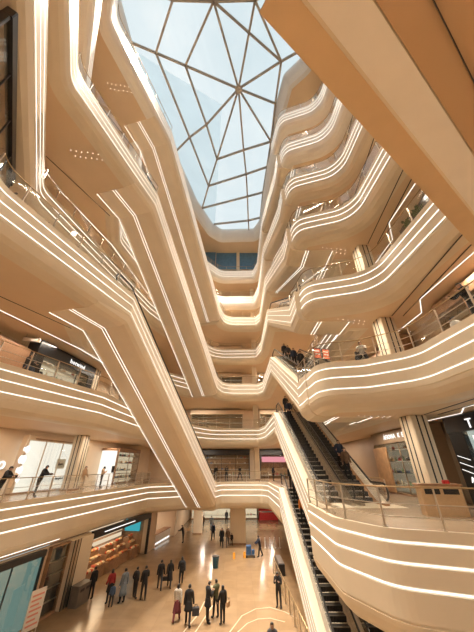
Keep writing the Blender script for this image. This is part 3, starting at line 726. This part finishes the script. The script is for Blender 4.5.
def make_base(key, p):
    S = body_points(p); v = []; e = []; r = []; roots = {0}
    def add(q, rad, par=None):
        v.append(q); r.append(rad); i = len(v)-1
        if par is not None: e.append((par,i))
        return i
    pe = add(S['pelvis'], (.145,.11)); wa = add(S['waist'], (.125,.095), pe); ch = add(S['chest'], (.155,.115), wa); co_ = add(S['collar'], (.105,.075), ch)
    nk = add(S['neck'], (.052,.055), co_); jw = add(S['jaw'], (.068,.078), nk); sk = add(S['skull'], (.083,.098), jw); add(S['crown'], (.055,.065), sk)
    for a in ('aL','aR'):
        sh,el,wr,d2 = S[a]; i = add(sh,.062,co_); i = add(sh.lerp(el,.5),.05,i); i = add(el,.042,i); i = add(el.lerp(wr,.45),.039,i); i = add(wr,.027,i); add(wr+d2*.045,(.034,.024),i)
    for l in ('lL','lR'):
        h,k,an,f1,f2 = S[l]; i = add(h+Vector((0,0,-.05)),.09,pe); i = add(h.lerp(k,.5),.078,i); i = add(k,.056,i); i = add(k.lerp(an,.4),.055,i); i = add(an,.038,i); i = add(f1,.042,i); add(f2,.032,i)
    # fingers: own short chains rooted in the palm
    for s, a in ((-1,'aL'),(1,'aR')):
        sh,el,wr,d2 = S[a]; side = d2.cross(Vector((s,0,0))).normalized() if abs(d2.x) < .9 else Vector((0,1,0))
        pn = d2.cross(side).normalized()
        for q, ln in ((-.024,.06),(-.008,.072),(.008,.068),(.023,.052)):
            b = wr+d2*.07+side*q; roots.add(add(b,.009)); i = len(v)-1; c = b+d2*ln*.6; i = add(c,.0085,i); add(c+d2*ln*.35-pn*s*ln*.25,.007,i)
        b = wr+d2*.03-side*.02; roots.add(add(b,.011)); i = len(v)-1; i = add(b+d2*.03-side*.03,.01,i); add(b+d2*.06-side*.035,.008,i)
    me = skin_mesh(v, e, r, roots)
    # a nose, ears: pull the nearest vertices out of the head
    f = S['face']; sd = Vector((f.y,-f.x,0)); hc = S['jaw'].lerp(S['skull'],.55)
    for tgt, push in ((hc+f*.1, f*.022), (hc+sd*.09, sd*.014), (hc-sd*.09, -sd*.014)):
        q = min(me.vertices, key=lambda w_: (w_.co-tgt).length); q.co += push
    for w_ in me.vertices: w_.co.z += S['z']
    off = Vector((0,0,S['z'])); fr = [region_of(pl.center-off, S) for pl in me.polygons]
    BASE[key] = (me, fr, S); return BASE[key]
def garment(base, regs, infl, name, m, parent, keep=None, grow=None):
    me, fr, S = base; bm = bmesh.new(); bm.from_mesh(me); bm.faces.ensure_lookup_table(); bm.normal_update()
    for w_ in bm.verts: w_.co += w_.normal*infl
    kill = [f for f, q in zip(bm.faces, fr) if not (q in regs and (keep is None or keep(f.calc_center_median(), S)))]
    bmesh.ops.delete(bm, geom=kill, context='FACES'); 
    if grow: 
        for w_ in bm.verts: grow(w_, S)
    n_ = bpy.data.meshes.new(name); bm.to_mesh(n_); bm.free()
    for pl in n_.polygons: pl.use_smooth = True
    n_.materials.clear(); n_.materials.append(m); o = bpy.data.objects.new(name, n_); COL.objects.link(o); o.parent = parent
    sm = o.modifiers.new('cloth','SOLIDIFY'); sm.thickness = .012; sm.offset = -1; return o
def skirt(S, parent, m, ztop, zbot, r0, r1, name):
    mb = MB(); z0 = S['z']; prof = []
    for k in range(6): t = k/5; prof.append((r0+(r1-r0)*t, ztop+(zbot-ztop)*t))
    vs = []; n = 18
    for r, z in prof:
        for k in range(n):
            a = 2*PI*k/n; vs.append((r*math.cos(a), r*.72*math.sin(a)+(z-z0)*S['sl']*-1, z))
    fs = [(i*n+k,i*n+(k+1)%n,(i+1)*n+(k+1)%n,(i+1)*n+k) for i in range(5) for k in range(n)]
    o = mb.add(vs, fs).build(name, m, parent, True); sm = o.modifiers.new('cloth','SOLIDIFY'); sm.thickness = .012; return o
POSES = {
 'stand':dict(hipL=2,hipR=-2,swL=4,swR=-2), 'stand2':dict(hipL=-6,hipR=5,kneeR=8,swL=12,elL=30,swR=0,turn=20),
 'walk':dict(hipL=24,kneeL=8,hipR=-18,kneeR=14,swL=-20,swR=22,elR=25), 'walk2':dict(hipL=-17,kneeL=16,hipR=22,kneeR=6,swL=20,swR=-18,elL=20),
 'phone':dict(hipL=3,hipR=-3,swL=18,elL=105,inL=25,swR=20,elR=108,inR=28,nod=28), 'reach':dict(hipL=6,hipR=-4,swL=25,elL=60,inL=10,swR=45,elR=35,nod=18,lean=8),
 'lean':dict(hipL=-8,hipR=4,kneeR=10,swL=42,elL=48,outL=18,inL=10,swR=42,elR=50,outR=18,inR=10,lean=18,nod=14), 'pocket':dict(hipL=3,hipR=-1,swL=-14,elL=45,outL=20,inL=35,swR=-14,elR=45,outR=20,inR=35),
 'carry':dict(hipL=18,kneeL=4,hipR=-14,kneeR=12,swL=-8,swR=6,elR=8,outR=14), 'push':dict(hipL=16,kneeL=10,hipR=-14,kneeR=12,swL=40,elL=25,swR=40,elR=25,lean=14),
 'sit':dict(hipL=86,kneeL=82,hipR=84,kneeR=84,spread=8,swL=35,elL=55,inL=12,swR=30,elR=60,inR=14,nod=14,lean=6), 'arm':dict(hipL=4,hipR=-6,swL=8,swR=30,elR=95,inR=40,turn=-25)}
def person(label, loc, face, pose='stand', top='black', bottom='black', shoes='black', hair=HAIR, long=False, coat=None, dress=None, skin=SKIN, h=1.72, group=None, hood=False):
    """face: heading in degrees, 0 looks along +Y (away from the viewer), positive turns left"""
    b = BASE.get(pose) or make_base(pose, POSES[pose]); me, fr, S = b; S['sl'] = 0
    o = bpy.data.objects.new('person', me.copy()); COL.objects.link(o); o.data.materials.clear(); o.data.materials.append(skin)
    for pl in o.data.polygons: pl.use_smooth = True
    o.location = loc; o.rotation_euler = (0,0,math.radians(face)); k = h/1.72; o.scale = (k,k,k)
    tag(o, label, 'person', group)
    garment(b, ('hip','leg'), .018, 'trousers', CL[bottom], o)
    garment(b, ('torso','arm','hip') if not coat else ('torso','arm','hip'), .03, 'jacket', CL[top], o)
    garment(b, ('foot',), .014, 'shoes', CL[shoes], o)
    f = S['face']
    def hk(c, S):
        q = c-Vector((0,0,S['z'])); d = q-S['jaw'].lerp(S['skull'],.6)
        return d.dot(S['face']) < .02 or d.dot(S['hd']) > .045
    def hg(w_, S):
        d = w_.co-Vector((0,0,S['z']))-S['skull']
        if long and d.z < -.02: w_.co.z -= .10+abs(d.z)*.6; w_.co -= S['face']*.02
    garment(b, ('head','neck') if long else ('head',), .018, 'hair', hair, o, hk, hg)
    mb = MB(); hc = S['jaw'].lerp(S['skull'],.62)+Vector((0,0,S['z'])); sd = Vector((f.y,-f.x,0))
    for s in (-1,1): mb.ball(hc+f*.088+sd*s*.032, .011, 8, 6)
    mb.build('eyes', EYE, o, True)
    mb = MB(); mc = S['jaw']+Vector((0,0,S['z']+.0)); mb.ball(mc+f*.082-Vector((0,0,.004)), .016, 8, 6, (1.4,.5,.4)); mb.build('mouth', CL['wine'], o, True)
    if coat: skirt(S, o, CL[top], S['z']+.12, S['z']-coat, .17, .25, 'coat_skirt')
    if dress: skirt(S, o, CL[bottom], S['z']+.1, S['z']-dress, .165, .27, 'skirt')
    return o
def bag(label, loc, kind, m, rz=0):
    mb = MB()
    if kind == 'hand': mb.bbox(-.16,.16,-.06,.06,0,.24,.03)
    elif kind == 'box': mb.bbox(-.2,.2,-.12,.12,0,.34,.02)
    else: mb.bbox(-.14,.14,-.08,.07,0,.38,.06)
    e = empty('backpack' if kind == 'pack' else 'bag', loc, math.radians(rz), label=label, cat='bag'); mb.build('body', m, e)
    mb = MB()
    if kind == 'pack':
        for s in (-.08,.08): mb.tube([(s,.07,.36),(s,.12,.40),(s,.2,.33),(s,.2,.15),(s,.08,.05)],.014,6)
        mb.bbox(-.1,.1,-.12,-.08,.05,.2,.02)
    else:
        for s in (-.05,.05): mb.tube([(-.09,s,.22 if kind=='hand' else .33),(-.08,s,.36 if kind=='hand' else .44),(.08,s,.36 if kind=='hand' else .44),(.09,s,.22 if kind=='hand' else .33)],.01,6)
    mb.build('strap', CL['black'], e); return e
G = lambda x, y: (x, y, .0)
person('person in black standing alone in front of the food shop, leftmost on the ground floor', G(-10.1,25.4), 60, 'stand')
person('person in red top and black skirt before the food shop', G(-8.65,24.9), 40, 'stand2', 'red', 'black', long=True, dress=.35)
person('small child in dark blue jacket between the red top and the long grey coat', G(-8.25,24.3), 30, 'stand', 'denim', 'charcoal', h=1.15)
person('person in long grey coat looking into the food shop', G(-7.75,24.9), 50, 'stand', 'greyblue', 'black', coat=.55, h=1.76)
person('left one of two people in black standing close together by the food shop', G(-7.15,25.6), -30, 'pocket', h=1.66)
person('right one of two people in black standing close together by the food shop', G(-6.45,25.3), 20, 'arm', h=1.8)
person('person in black with a small bag walking behind the black pair', G(-5.78,27.1), 10, 'carry', 'black', 'charcoal')
bag('small dark bag hanging beside the person behind the black pair', (-5.42,27.1,.5), 'hand', CL['black'], 10)
person('person in long black coat with long hair, middle of the trio walking away', G(-5.15,27.5), 5, 'walk', 'black', 'black', coat=.45, long=True, h=1.65)
person('person in dark jacket carrying a backpack at the right of the trio', G(-4.35,28.0), 15, 'walk2', 'charcoal', 'black', long=True)
bag('dark backpack on the person at the right of the trio', (-4.30,27.82,1.02), 'pack', CL['black'], 15)
person('person in patterned white top and dark red skirt walking towards the back', G(-3.6,22.5), 0, 'walk2', 'pattern', 'wine', long=True, dress=.5, h=1.68)
person('person in black coat carrying a dark square bag in the right hand', G(-2.85,22.0), 0, 'carry', 'black', 'black', coat=.3, h=1.8)
bag('dark grey square bag carried by the person in the black coat', (-2.42,22.05,.42), 'box', CL['charcoal'], 10)
person('tall person in black at the left of the group in the middle of the floor', G(-1.75,22.3), -60, 'phone', 'black', 'black', coat=.25, h=1.82)
person('person in dark olive jacket in the middle of the central floor group', G(-1.3,22.9), 40, 'arm', 'olive', 'black', h=1.74)
person('person with long hair and a tan bag at the right of the central floor group', G(-.85,22.2), 30, 'stand2', 'black', 'black', long=True, h=1.66)
bag('tan handbag on the arm of the long-haired person in the central group', (-.52,22.05,.78), 'hand', CL['tan'], 60)
person('person in black suit standing alone beside the escalator handrail', G(2.75,24.3), 160, 'phone', 'black', 'black', h=1.76)
person('person cut off by the lower edge of the picture, only the dark-haired head showing', G(1.62,17.75), 180, 'stand', 'charcoal', 'black', h=1.68)
person('worker in dark clothes pushing a blue cleaning cart', G(2.35,35.3), 95, 'push', 'navy', 'black')
person('person in tan coat walking near the far ground floor entrance', G(-5.0,48.8), 180, 'walk', 'brown', 'black', h=1.7)
person('person in black walking toward the viewer left of the broad column', G(-3.0,42.4), 180, 'walk2', 'navy', 'black')
person('person in grey top just behind the navy walker', G(-3.7,48.0), 175, 'walk', 'grey', 'denim')
person('person in black coat, larger of the two walking left of the broad column', G(-1.75,39.1), 180, 'walk', 'black', 'black', coat=.4, h=1.78)
person('person in brown jacket walking beside the black coat near the broad column', G(-1.05,39.2), 185, 'walk2', 'brown', 'charcoal', long=True)
person('small child in black at the foot of the broad column', G(-.62,39.6), 180, 'stand', 'black', 'black', h=1.15)
person('left one of two dark figures far back beside the broad column', G(-1.7,53.4), 180, 'walk', 'charcoal', 'black')
person('right one of two dark figures far back beside the broad column', G(-.95,54.2), 180, 'walk2', 'black', 'black')
person('person in black leaning at the drinks counter by the left wall', G(-6.5,40.9), 80, 'lean', 'black', 'black')
person('shop worker in dark clothes behind the food display', (*gl(30.5,-2.6),0), -70, 'reach', 'charcoal', 'black')
# second floor, left gallery
z2 = FL[2]
person('person in black jacket leaning on the left railing of the second floor', (-12.75,20.1,z2), -80, 'lean', 'black', 'charcoal', h=1.78)
person('person in tan coat standing beside the grooved column on the second floor left', (-13.0,26.3,z2), -100, 'stand2', 'tan', 'beige', long=True, h=1.68)
person('person in brown coat with black hair at the lightbox pillar, second floor left', (-12.3,28.2,z2), -60, 'phone', 'tan', 'charcoal', long=True, h=1.68)
person('person in black standing at the far left edge of the second floor railing', (-12.95,17.2,z2), -80, 'lean', 'black', 'black')
# third floor
z3 = FL[3]
person('person in white top with black hair behind the third floor left railing', (-12.9,12.9,z3), -80, 'stand2', 'white', 'black')
person('person in dark jacket seated near the brown wall on the third floor left', (-12.6,15.2,z3), -70, 'sit', 'charcoal', 'denim')
person('person in black jacket leaning over the right railing of the third floor', (9.05,8.6,z3), 90, 'lean', 'black', 'charcoal', h=1.8)
person('person in dark patterned jacket seated behind the third floor right bulge', (6.75,13.4,z3), 150, 'sit', 'pattern', 'black')
def esc_pos(n, t, lane): 
    t = (int(t*26)+.5)/26; y = 16.9+(27.6-16.9)*t; return (3.9-.24*t+(1.12 if lane == 0 else 2.75), y, FL[n]+(FL[n+1]-FL[n])*(t+.5/26)+.004)
for k,(n,t,lane,topc,pose,lab) in enumerate(((2,.93,0,'black','stand','person in black at the top of the escalator from second to third floor'),
  (2,.84,0,'navy','pocket','person in navy just below the top of the second floor escalator'),
  (2,.15,1,'brown','stand','person in brown coat low on the right lane of the second floor escalator'),(2,.22,1,'navy','pocket','person in navy behind the brown coat on the right lane'),
  (1,.97,0,'black','stand','person in black at the head of the ground floor escalator'),(1,.88,0,'charcoal','stand2','person in charcoal stepping down near the head of the ground floor escalator'),
  (1,.66,0,'orange','stand','person in orange jacket riding the ground floor escalator'),(1,.40,0,'black','pocket','person in black riding low on the ground floor escalator'),
  (3,.80,0,'black','stand','topmost rider in black on the third floor escalator'),(3,.62,0,'charcoal','pocket','second rider in charcoal on the third floor escalator'),(3,.45,0,'navy','stand','third rider in navy on the third floor escalator'),(3,.25,0,'black','stand2','lowest rider in black on the third floor escalator'))):
    person(lab, esc_pos(n,t,lane), 180, pose, topc, 'black', group='escalator riders')
for k,(x,c,lab) in enumerate(((-2.9,'black','person in black at the far second floor railing, left end'),(-1.4,'charcoal','person in charcoal second along the far second floor railing'),(.4,'black','person in black near the middle of the far second floor railing'),(4.8,'navy','person in navy right of the slim far column on the second floor'))):
    person(lab, (x,41.0 if k%2 else 42.2,z2), 180+20*k, ('stand','phone','walk','stand2')[k], c, 'black')
person('person in black standing at the far end of the fourth floor', (-3.3,40.3,FL[4]), 180, 'stand', 'black', 'charcoal')
# ------------------------------------------------------------------ ground floor furniture
def lift(o): return o
b = empty('waste_bin', (-1.95,32.0,0), label='blue waste bin standing alone on the ground floor', cat='bin')
mb = MB(); mb.lathe([(.24,0),(.30,.72),(.32,.74),(.32,.80),(.28,.80),(.25,.3)],n=18); mb.build('body', mat('blue_plastic',(.03,.13,.24),.4,noise=.1), b, True)
mb = MB(); mb.lathe([(.33,.78),(.34,.82),(.29,.82)],n=18); mb.build('rim', M['dark'], b)
c = empty('cleaning_cart', (1.35,35.2,0), label='blue cleaning cart pushed by the worker', cat='cart'); BL = mat('blue_bag',(.03,.10,.26),.6,noise=.2)
mb = MB(); mb.bbox(-.45,.45,-.28,.28,.14,.24,.03); mb.build('tray', M['dark'], c)
mb = MB(); mb.bbox(-.42,.1,-.25,.25,.24,.95,.06); mb.build('sack', BL, c)
mb = MB(); mb.bbox(.14,.42,-.2,.2,.24,.6,.03); mb.build('bucket', BL, c)
mb = MB(); mb.tube([(.4,-.24,.2),(.55,-.24,1.0),(.55,.24,1.0),(.4,.24,.2)],.018,6); mb.build('handle', M['steel'], c)
for sx in (-.38,.38):
    for sy in (-.22,.22): mb = MB(); mb.lathe([(.07,-.02),(.07,.02)],n=12,M=Matrix.Rotation(PI/2,3,'X')); w_ = mb.build('wheel', M['rubber'], c); w_.location = (sx,sy,.07)
YL = mat('yellow_plastic',(.80,.36,.03),.45,noise=.05)
for k,(x,y) in enumerate(((-.3,34.7),(.75,35.0))):
    s = empty('floor_sign', (x,y,0), .3*k, label='yellow folding floor sign, %s of the two near the cleaning cart' % ('left','right')[k], cat='sign', group='yellow floor signs')
    for sg in (-1,1):
        mb = MB(); R = Matrix.Translation((0,sg*.11,0)) @ Matrix.Rotation(sg*.24,4,'X'); mb.bbox(-.11,.11,-.012,.012,0,.46,.01,R); mb.build('panel', YL, s)
    mb = MB(); mb.tube([(-.05,0,.43),(-.05,0,.50),(.05,0,.50),(.05,0,.43)],.012,6); mb.build('handle', YL, s)
# brass-railed glass barrier beside the lowest escalator
seg = [Vector((3.45,17.6)),Vector((3.3,24.0)),Vector((3.14,30.6))]
railing(seg, 0, 'glass barrier with sloping brass rail beside the lowest escalator', None, 1.4, d=0)
c = empty('planter_trough', (3.75,31.2,0), label='low black trough behind the glass barrier at the foot of the escalator', cat='planter')
mb = MB(); mb.bbox(-.25,.3,-1.3,1.3,0,.75,.03); mb.build('body', M['black'], c); mb = MB(); mb.bbox(-.2,.25,-1.25,1.25,.75,.80,.02); mb.build('top', M['grey'], c)
# red stall at the far end
s = empty('market_stall', (4.4,56.6,0), label='bright red stall at the far end of the ground floor', cat='stall')
mb = MB(); mb.bbox(-.6,2.6,-.5,.5,0,1.1,.03); mb.build('counter', M['red'], s); mb = MB(); mb.bbox(-.7,2.7,-.6,.6,1.1,1.16,.02); mb.build('worktop', M['paper'], s)
mb = MB(); mb.box(-.6,2.6,.4,.5,1.16,2.8); mb.build('back_panel', M['red'], s); mb = MB(); mb.bbox(-.7,2.7,-.2,.55,2.8,3.1,.03); mb.build('header', M['red'], s)
s = shopfront('dim shop with glowing shelves left of the red stall, ground floor far end', (.6,57.9,0), 0, 3, 3.3, .8, .5, 'dark','litwarm',None,shelves=3,goods=True)
shopfront('wide lit shop across the far end of the ground floor', (-8,57.9,0), 0, 7, 3.3, .8, .5, 'wallt','litwarm',None,shelves=3)
for k in range(5):
    p = empty('barrier_post', (2.6+k*.55,38.6,0), label='short white barrier post, %s in the row near the escalator foot' % ('first','second','third','fourth','fifth')[k], cat='post', group='white barrier posts')
    mb = MB(); mb.lathe([(.14,0),(.14,.03),(.04,.05),(.04,.85),(.05,.9),(.02,.94)],n=12); mb.build('pole', M['paper'], p, True)
# food shop in the left wall
def fpt(y, d): g = gl(y, d); return g
dk = mat('dark_shop_ceiling',(.05,.04,.035),.6)
f = empty('shop_portal', (*gl(26.2,.02),0), RZG, label='dark framed opening of the food shop on the ground floor left', cat='shop')
mb = MB(); mb.box(0,10.3,-.15,.1,3.05,3.55); mb.build('header', M['black'], f); 
for x0 in (0,10.2): mb = MB(); mb.box(x0-.0,x0+.14,-.15,.1,0,3.05); mb.build('side_panel', M['black'], f)
mb = MB(); mb.box(.2,10.1,1.9,2.9,0,.06); mb.build('plinth', M['wood'], f)
mb = MB(); mb.box(.4,9.8,2.8,2.88,.06,2.9); mb.build('back_panel', M['litwarm'], f); mb = MB(); mb.box(9.98,10.08,.9,2.6,1.9,2.9); mb.build('screen', M['tealled'], f)
letters('bakery',.01,M['lit'],f,(5,0,-5)) if False else None
for k in range(5): mb = MB(); mb.box(.4,9.8,2.4,2.8,.5+k*.5,.54+k*.5); mb.build('shelf', M['wood'], f)
mb = MB(); mb.tube([(1.5,-.2,3.3),(6.5,-.2,3.3)],.03,6); mb.build('light_tube', M['lit'], f)
BR = [mat('bread_%d'%i,c,.6,noise=.3,nscale=15) for i,c in enumerate(((.62,.33,.12),(.75,.50,.25),(.48,.20,.08),(.85,.68,.45),(.70,.12,.06)))]
rr = random.Random(5)
BW = ['golden','pale','dark brown','cream','red']
proto_b = []
for i,m in enumerate(BR):
    mb = MB(); mb.ball((0,0,.1),.16,10,7,(1.2,.85,.62)); o = mb.build('bread_loaf', m, None, True); o['category'] = 'bread'; proto_b.append(o)
usedb = set()
for t,(yy,dd,w,lab) in enumerate(((27.6,-.7,1.5,'nearest'),(29.3,-1.0,1.7,'second'),(31.2,-.8,1.8,'third'),(33.2,-1.0,1.7,'fourth'),(35.0,-.8,1.4,'farthest'))):
    s = empty('display_stand', (*gl(yy,dd),0), RZG, label='tiered wooden food display stand, %s from the pier, inside the food shop' % lab, cat='display stand', group='tiered food stands')
    tiers = [(0,.75,.55),(.35,1.2,.40),(.65,1.65,.26)]
    for k,(y0,zz,dp) in enumerate(tiers):
        mb = MB(); mb.bbox(-w/2+k*.12,w/2-k*.12,y0-.3,y0+.3,0 if k == 0 else tiers[k-1][1],zz,.02); mb.build('tier', M['wood'], s)
        n = 6-k
        for i in range(n):
            for j in range(2 if k < 2 else 1):
                ki = rr.randrange(5); o = proto_b[ki].copy(); COL.objects.link(o); usedb.add(ki)
                lx = -w/2+.25+k*.12+(w-.5-k*.24)*i/max(1,n-1); ly = y0-.18+.14*j
                q = Matrix.Rotation(RZG,4,'Z') @ Vector((lx,ly,zz)) + Vector((*gl(yy,dd),0)); o.location = q; o.rotation_euler = (0,0,rr.random()*3)
                o['label'] = '%s loaf on the %s tier of the %s food display stand' % (BW[ki],('front','middle','top')[k],lab); o['group'] = 'loaves on the food display stands'
for o in proto_b: bpy.data.objects.remove(o)
for o in PROTO: bpy.data.objects.remove(o)
# drinks counter farther along
s = empty('drinks_counter', (*gl(41.2,-.6),0), RZG, label='white counter with lit front in the opening beyond the food shop', cat='counter')
mb = MB(); mb.bbox(-2.2,2.2,-.4,.4,0,1.05,.03); mb.build('body', M['paper'], s); mb = MB(); mb.bbox(-2.3,2.3,-.48,.48,1.05,1.12,.02); mb.build('worktop', M['wood'], s)
mb = MB(); mb.box(-2.1,2.1,-.42,-.40,.15,.28); mb.build('light_strip', M['lit'], s)
s = empty('menu_screen', (*gl(41.4,-4.7),1.7), RZG, label='pink and white menu screens above the counter back wall', cat='screen')
for k in range(3): mb = MB(); mb.bbox(-2.1+k*1.4,-.8+k*1.4,-.05,.05,0,1.0,.02); mb.build('screen', M['pink'] if k%2 else M['litbox'], s)
# ------------------------------------------------------------------ plants, chairs and small pieces on the galleries
LEAF = mat('leaf_green', (.05,.12,.03), .6, noise=.35, nscale=12); POT = mat('terracotta_pot', (.45,.17,.07), .6, noise=.1); SOIL = mat('soil', (.04,.025,.015), .9)
def plant(label, loc, h, seed):
    r = random.Random(seed); e = empty('potted_plant', loc, r.random()*6, label=label, cat='plant', group='potted plants behind the right railing')
    mb = MB(); mb.lathe([(.15,0),(.21,.32),(.24,.33),(.24,.38),(.2,.38),(.19,.34)],n=16); mb.build('pot', POT, e, True)
    mb = MB(); mb.lathe([(.19,.33),(.18,.35)],n=16); mb.build('soil', SOIL, e)
    mb = MB(); mb.tube([(0,0,.34),(.02,.01,.34+h*.5),(0,.02,.3+h*.9)],[.025,.02,.01],6); mb.build('stem', M['wood'], e, True)
    mb = MB()
    for k in range(70):
        z = .34+h*(.2+.8*r.random()); a = r.random()*6.28; L = .16+.16*r.random(); up = .2+.8*r.random()
        d = Vector((math.cos(a),math.sin(a),up)).normalized(); s = d.cross(Vector((0,0,1))).normalized()*L*.24; b = Vector((0,0,z))+d*.06; n_ = s.cross(d).normalized()*.012
        mb.add([b, b+d*L*.5+s-n_, b+d*L, b+d*L*.5-s-n_, b+d*L*.5+n_*1.5],[(0,1,4),(1,2,4),(2,3,4),(3,0,4),(0,3,1),(1,3,2)])
    mb.build('foliage', LEAF, e)
for k,(x,y,h,lab) in enumerate(((9.3,7.0,.9,'nearest'),(9.4,8.1,1.1,'second'),(9.3,9.2,.8,'third'),(9.4,10.3,1.0,'farthest'))):
    plant('leafy plant in terracotta pot, %s of four behind the fourth floor right railing' % lab, (x,y,FL[4]), h, k)
def chair(label, loc, rz, cm, group):
    e = empty('lounge_chair', loc, rz, label=label, cat='chair', group=group)
    mb = MB(); mb.bbox(-.28,.28,-.28,.28,.36,.47,.04); mb.build('seat', cm, e); mb = MB(); mb.bbox(-.28,.28,-.05,.05,0,.48,.03,Matrix.Translation((0,.28,.42)) @ Matrix.Rotation(-.18,4,'X')); mb.build('backrest', cm, e)
    for sx in (-1,1):
        mb = MB(); mb.bbox(-.04,.04,-.26,.26,.5,.56,.02,Matrix.Translation((sx*.3,0,.06))); mb.build('armrest', cm, e)
        for sy in (-1,1): mb = MB(); mb.tube([(sx*.25,sy*.25,0),(sx*.22,sy*.22,.38)],.02,8); mb.build('leg', M['dark'], e)
BRN = mat('brown_leather', (.16,.075,.04), .5, noise=.1); GRYF = mat('grey_fabric', (.20,.20,.19), .9, noise=.1)
chair('brown lounge chair behind the left railing of the fourth floor', (-10.1,9.4,FL[4]), 1.2, BRN, 'gallery lounge chairs')
chair('grey lounge chair next to the brown one behind the fourth floor left railing', (-10.4,8.2,FL[4]), 1.5, GRYF, 'gallery lounge chairs')
chair('black lounge chair behind the right railing of the third floor', (9.6,10.2,FL[3]), -1.4, CL['black'], 'gallery lounge chairs')
chair('dark lounge chair below the poster boards on the third floor right', (6.9,13.9,FL[3]), 2.6, CL['charcoal'], 'gallery lounge chairs')
e = empty('side_table', (-9.75,11.0,FL[4]), label='small round table behind the left railing of the fourth floor', cat='table')
mb = MB(); mb.lathe([(.3,.68),(.32,.70),(.32,.72)],n=20); mb.build('top', M['paper'], e); mb = MB(); mb.lathe([(.2,0),(.2,.02),(.03,.04),(.03,.68)],n=14); mb.build('leg', M['dark'], e)
e = empty('spot_lamp', (8.95,9.6,FL[3]), .6, label='round white lamp on a stand behind the third floor right railing', cat='lamp')
mb = MB(); mb.ball((0,0,.42),.2,16,10); mb.build('globe', M['paper'], e, True); mb = MB(); mb.lathe([(.16,0),(.16,.03),(.03,.05),(.03,.24)],n=14); mb.build('stand', M['dark'], e)
e = empty('hanging_sign', (-14.4,17.0,15.55), RZL-1.2, label='small grey sign hanging from the left ceiling of the third floor', cat='sign')
mb = MB(); mb.bbox(-.55,.55,-.06,.06,0,.28,.02); mb.build('panel', M['steel'], e); mb = MB(); mb.box(.0,.4,-.07,-.06,.07,.21); mb.build('print', M['paper'], e)
for sx in (-.4,.4): mb = MB(); mb.tube([(sx,0,.28),(sx,0,.54)],.012,6); mb.build('hanger', M['dark'], e)
e = empty('paper_lantern', (5.6,14.75,FL[5]), label='round orange red lantern behind the fifth floor right railing', cat='lantern')
mb = MB(); mb.ball((0,0,.42),.3,16,10,(1,1,.85)); mb.build('shade', mat('orange_red_paper',(.62,.16,.07),.6,noise=.1), e, True); mb = MB(); mb.lathe([(.12,0),(.12,.03),(.04,.05),(.04,.2)],n=12); mb.build('base', M['dark'], e)
# ------------------------------------------------------------------ camera, world, lights
cam = bpy.data.cameras.new('camera'); co = bpy.data.objects.new('camera', cam); COL.objects.link(co)
co.location = (0,0,8.0); co.rotation_euler = (math.radians(90+29.5),0,0)
cam.sensor_fit = 'VERTICAL'; cam.sensor_height = 36; cam.lens = 265/632*36; cam.clip_start = .05; cam.clip_end = 1000
SC.camera = co
w = bpy.data.worlds.new('sky'); SC.world = w; w.use_nodes = True; nt = w.node_tree; bg = nt.nodes['Background']
tc = nt.nodes.new('ShaderNodeTexCoord'); nz = nt.nodes.new('ShaderNodeTexNoise'); nz.inputs['Scale'].default_value = 2.2; nz.inputs['Detail'].default_value = 6
rp = nt.nodes.new('ShaderNodeValToRGB'); rp.color_ramp.elements[0].position = .35; rp.color_ramp.elements[1].position = .65
rp.color_ramp.elements[0].color = (.70,.80,.84,1); rp.color_ramp.elements[1].color = (.90,.94,.95,1)
nt.links.new(tc.outputs['Generated'], nz.inputs['Vector']); nt.links.new(nz.outputs['Fac'], rp.inputs['Fac']); nt.links.new(rp.outputs['Color'], bg.inputs['Color'])
bg.inputs['Strength'].default_value = WORLD
def area(loc, sx, sy, power, rot=(0,0,0), col=(1,.86,.70), spread=PI):
    l = bpy.data.lights.new('ceiling_or_fill_lamp', 'AREA'); l.shape = 'RECTANGLE'; l.size = sx; l.size_y = sy; l.energy = power; l.color = col; l.spread = spread
    o = bpy.data.objects.new('ceiling_or_fill_lamp', l); COL.objects.link(o); o.location = loc; o.rotation_euler = rot; return o
for n in range(1, 9):
    zt = (FL[n+1]+fprof(n+1)[1] if n < 8 else ROOF-2.3) - .12
    k = LAMP
    if n == 1:
        for y in (8,20,32): area((9.5,y,zt),1,1,k*110)
        for x,y in ((-3,43.5),(3,43.5),(-5,50),(0,50),(5,50)): area((x,y,zt),.5,.5,k*120)
        continue
    area((-13.6,16,zt),.12,9,k*190, (0,0,.13)); area((-12.2,28,zt),.12,9,k*190,(0,0,.13)); area((-6,43.0,zt),5,.12,k*200); area((5.5,43.0,zt),4,.12,k*200)
    area((10.9,7,zt),.12,7,k*(90 if n == 2 else 200)); area((7.0,14.4,zt),.5,.5,k*(80 if n==2 else 180)); area((10.0,20,zt),.12,5,k*(100 if n==2 else 170)); area((10,33,zt),.12,8,k*200)
    if n == 2: area((1.5,-1.2,zt),6,.12,k*420,(0,0,.6))  # added fill near the viewer, brightens the pale band overhead by bounce
    if n > 2: area((-14,4,zt),.12,6,k*150); area((0,-3.6,zt),8,.12,k*120)
area((-12.2,31.5,3.2),1.2,7,LAMP*110,(0,0,.163),col=(1,.74,.45)); area((-11.5,41.4,3.2),1.5,4,LAMP*110,(0,0,.163))
for x,y in ((-8.4,10),(-7.4,18),(-5,29),(3.4,22),(-1,35.2)):  # added fill lamps under the roof curb, lighting escalator undersides by floor bounce
    area((x,y,ROOF-2.6),1.2,1.2,FILL,spread=math.radians(62))
SC.view_settings.view_transform = 'Standard'; SC.view_settings.look = 'None'; SC.view_settings.gamma = 1; SC.view_settings.use_curve_mapping = False
SC.view_settings.exposure = EXPO
SC.cycles.max_bounces = 10; SC.cycles.diffuse_bounces = 6; SC.cycles.glossy_bounces = 4; SC.cycles.transparent_max_bounces = 24; SC.cycles.transmission_bounces = 4
SC.cycles.caustics_reflective = False; SC.cycles.caustics_refractive = False; SC.cycles.sample_clamp_indirect = 6
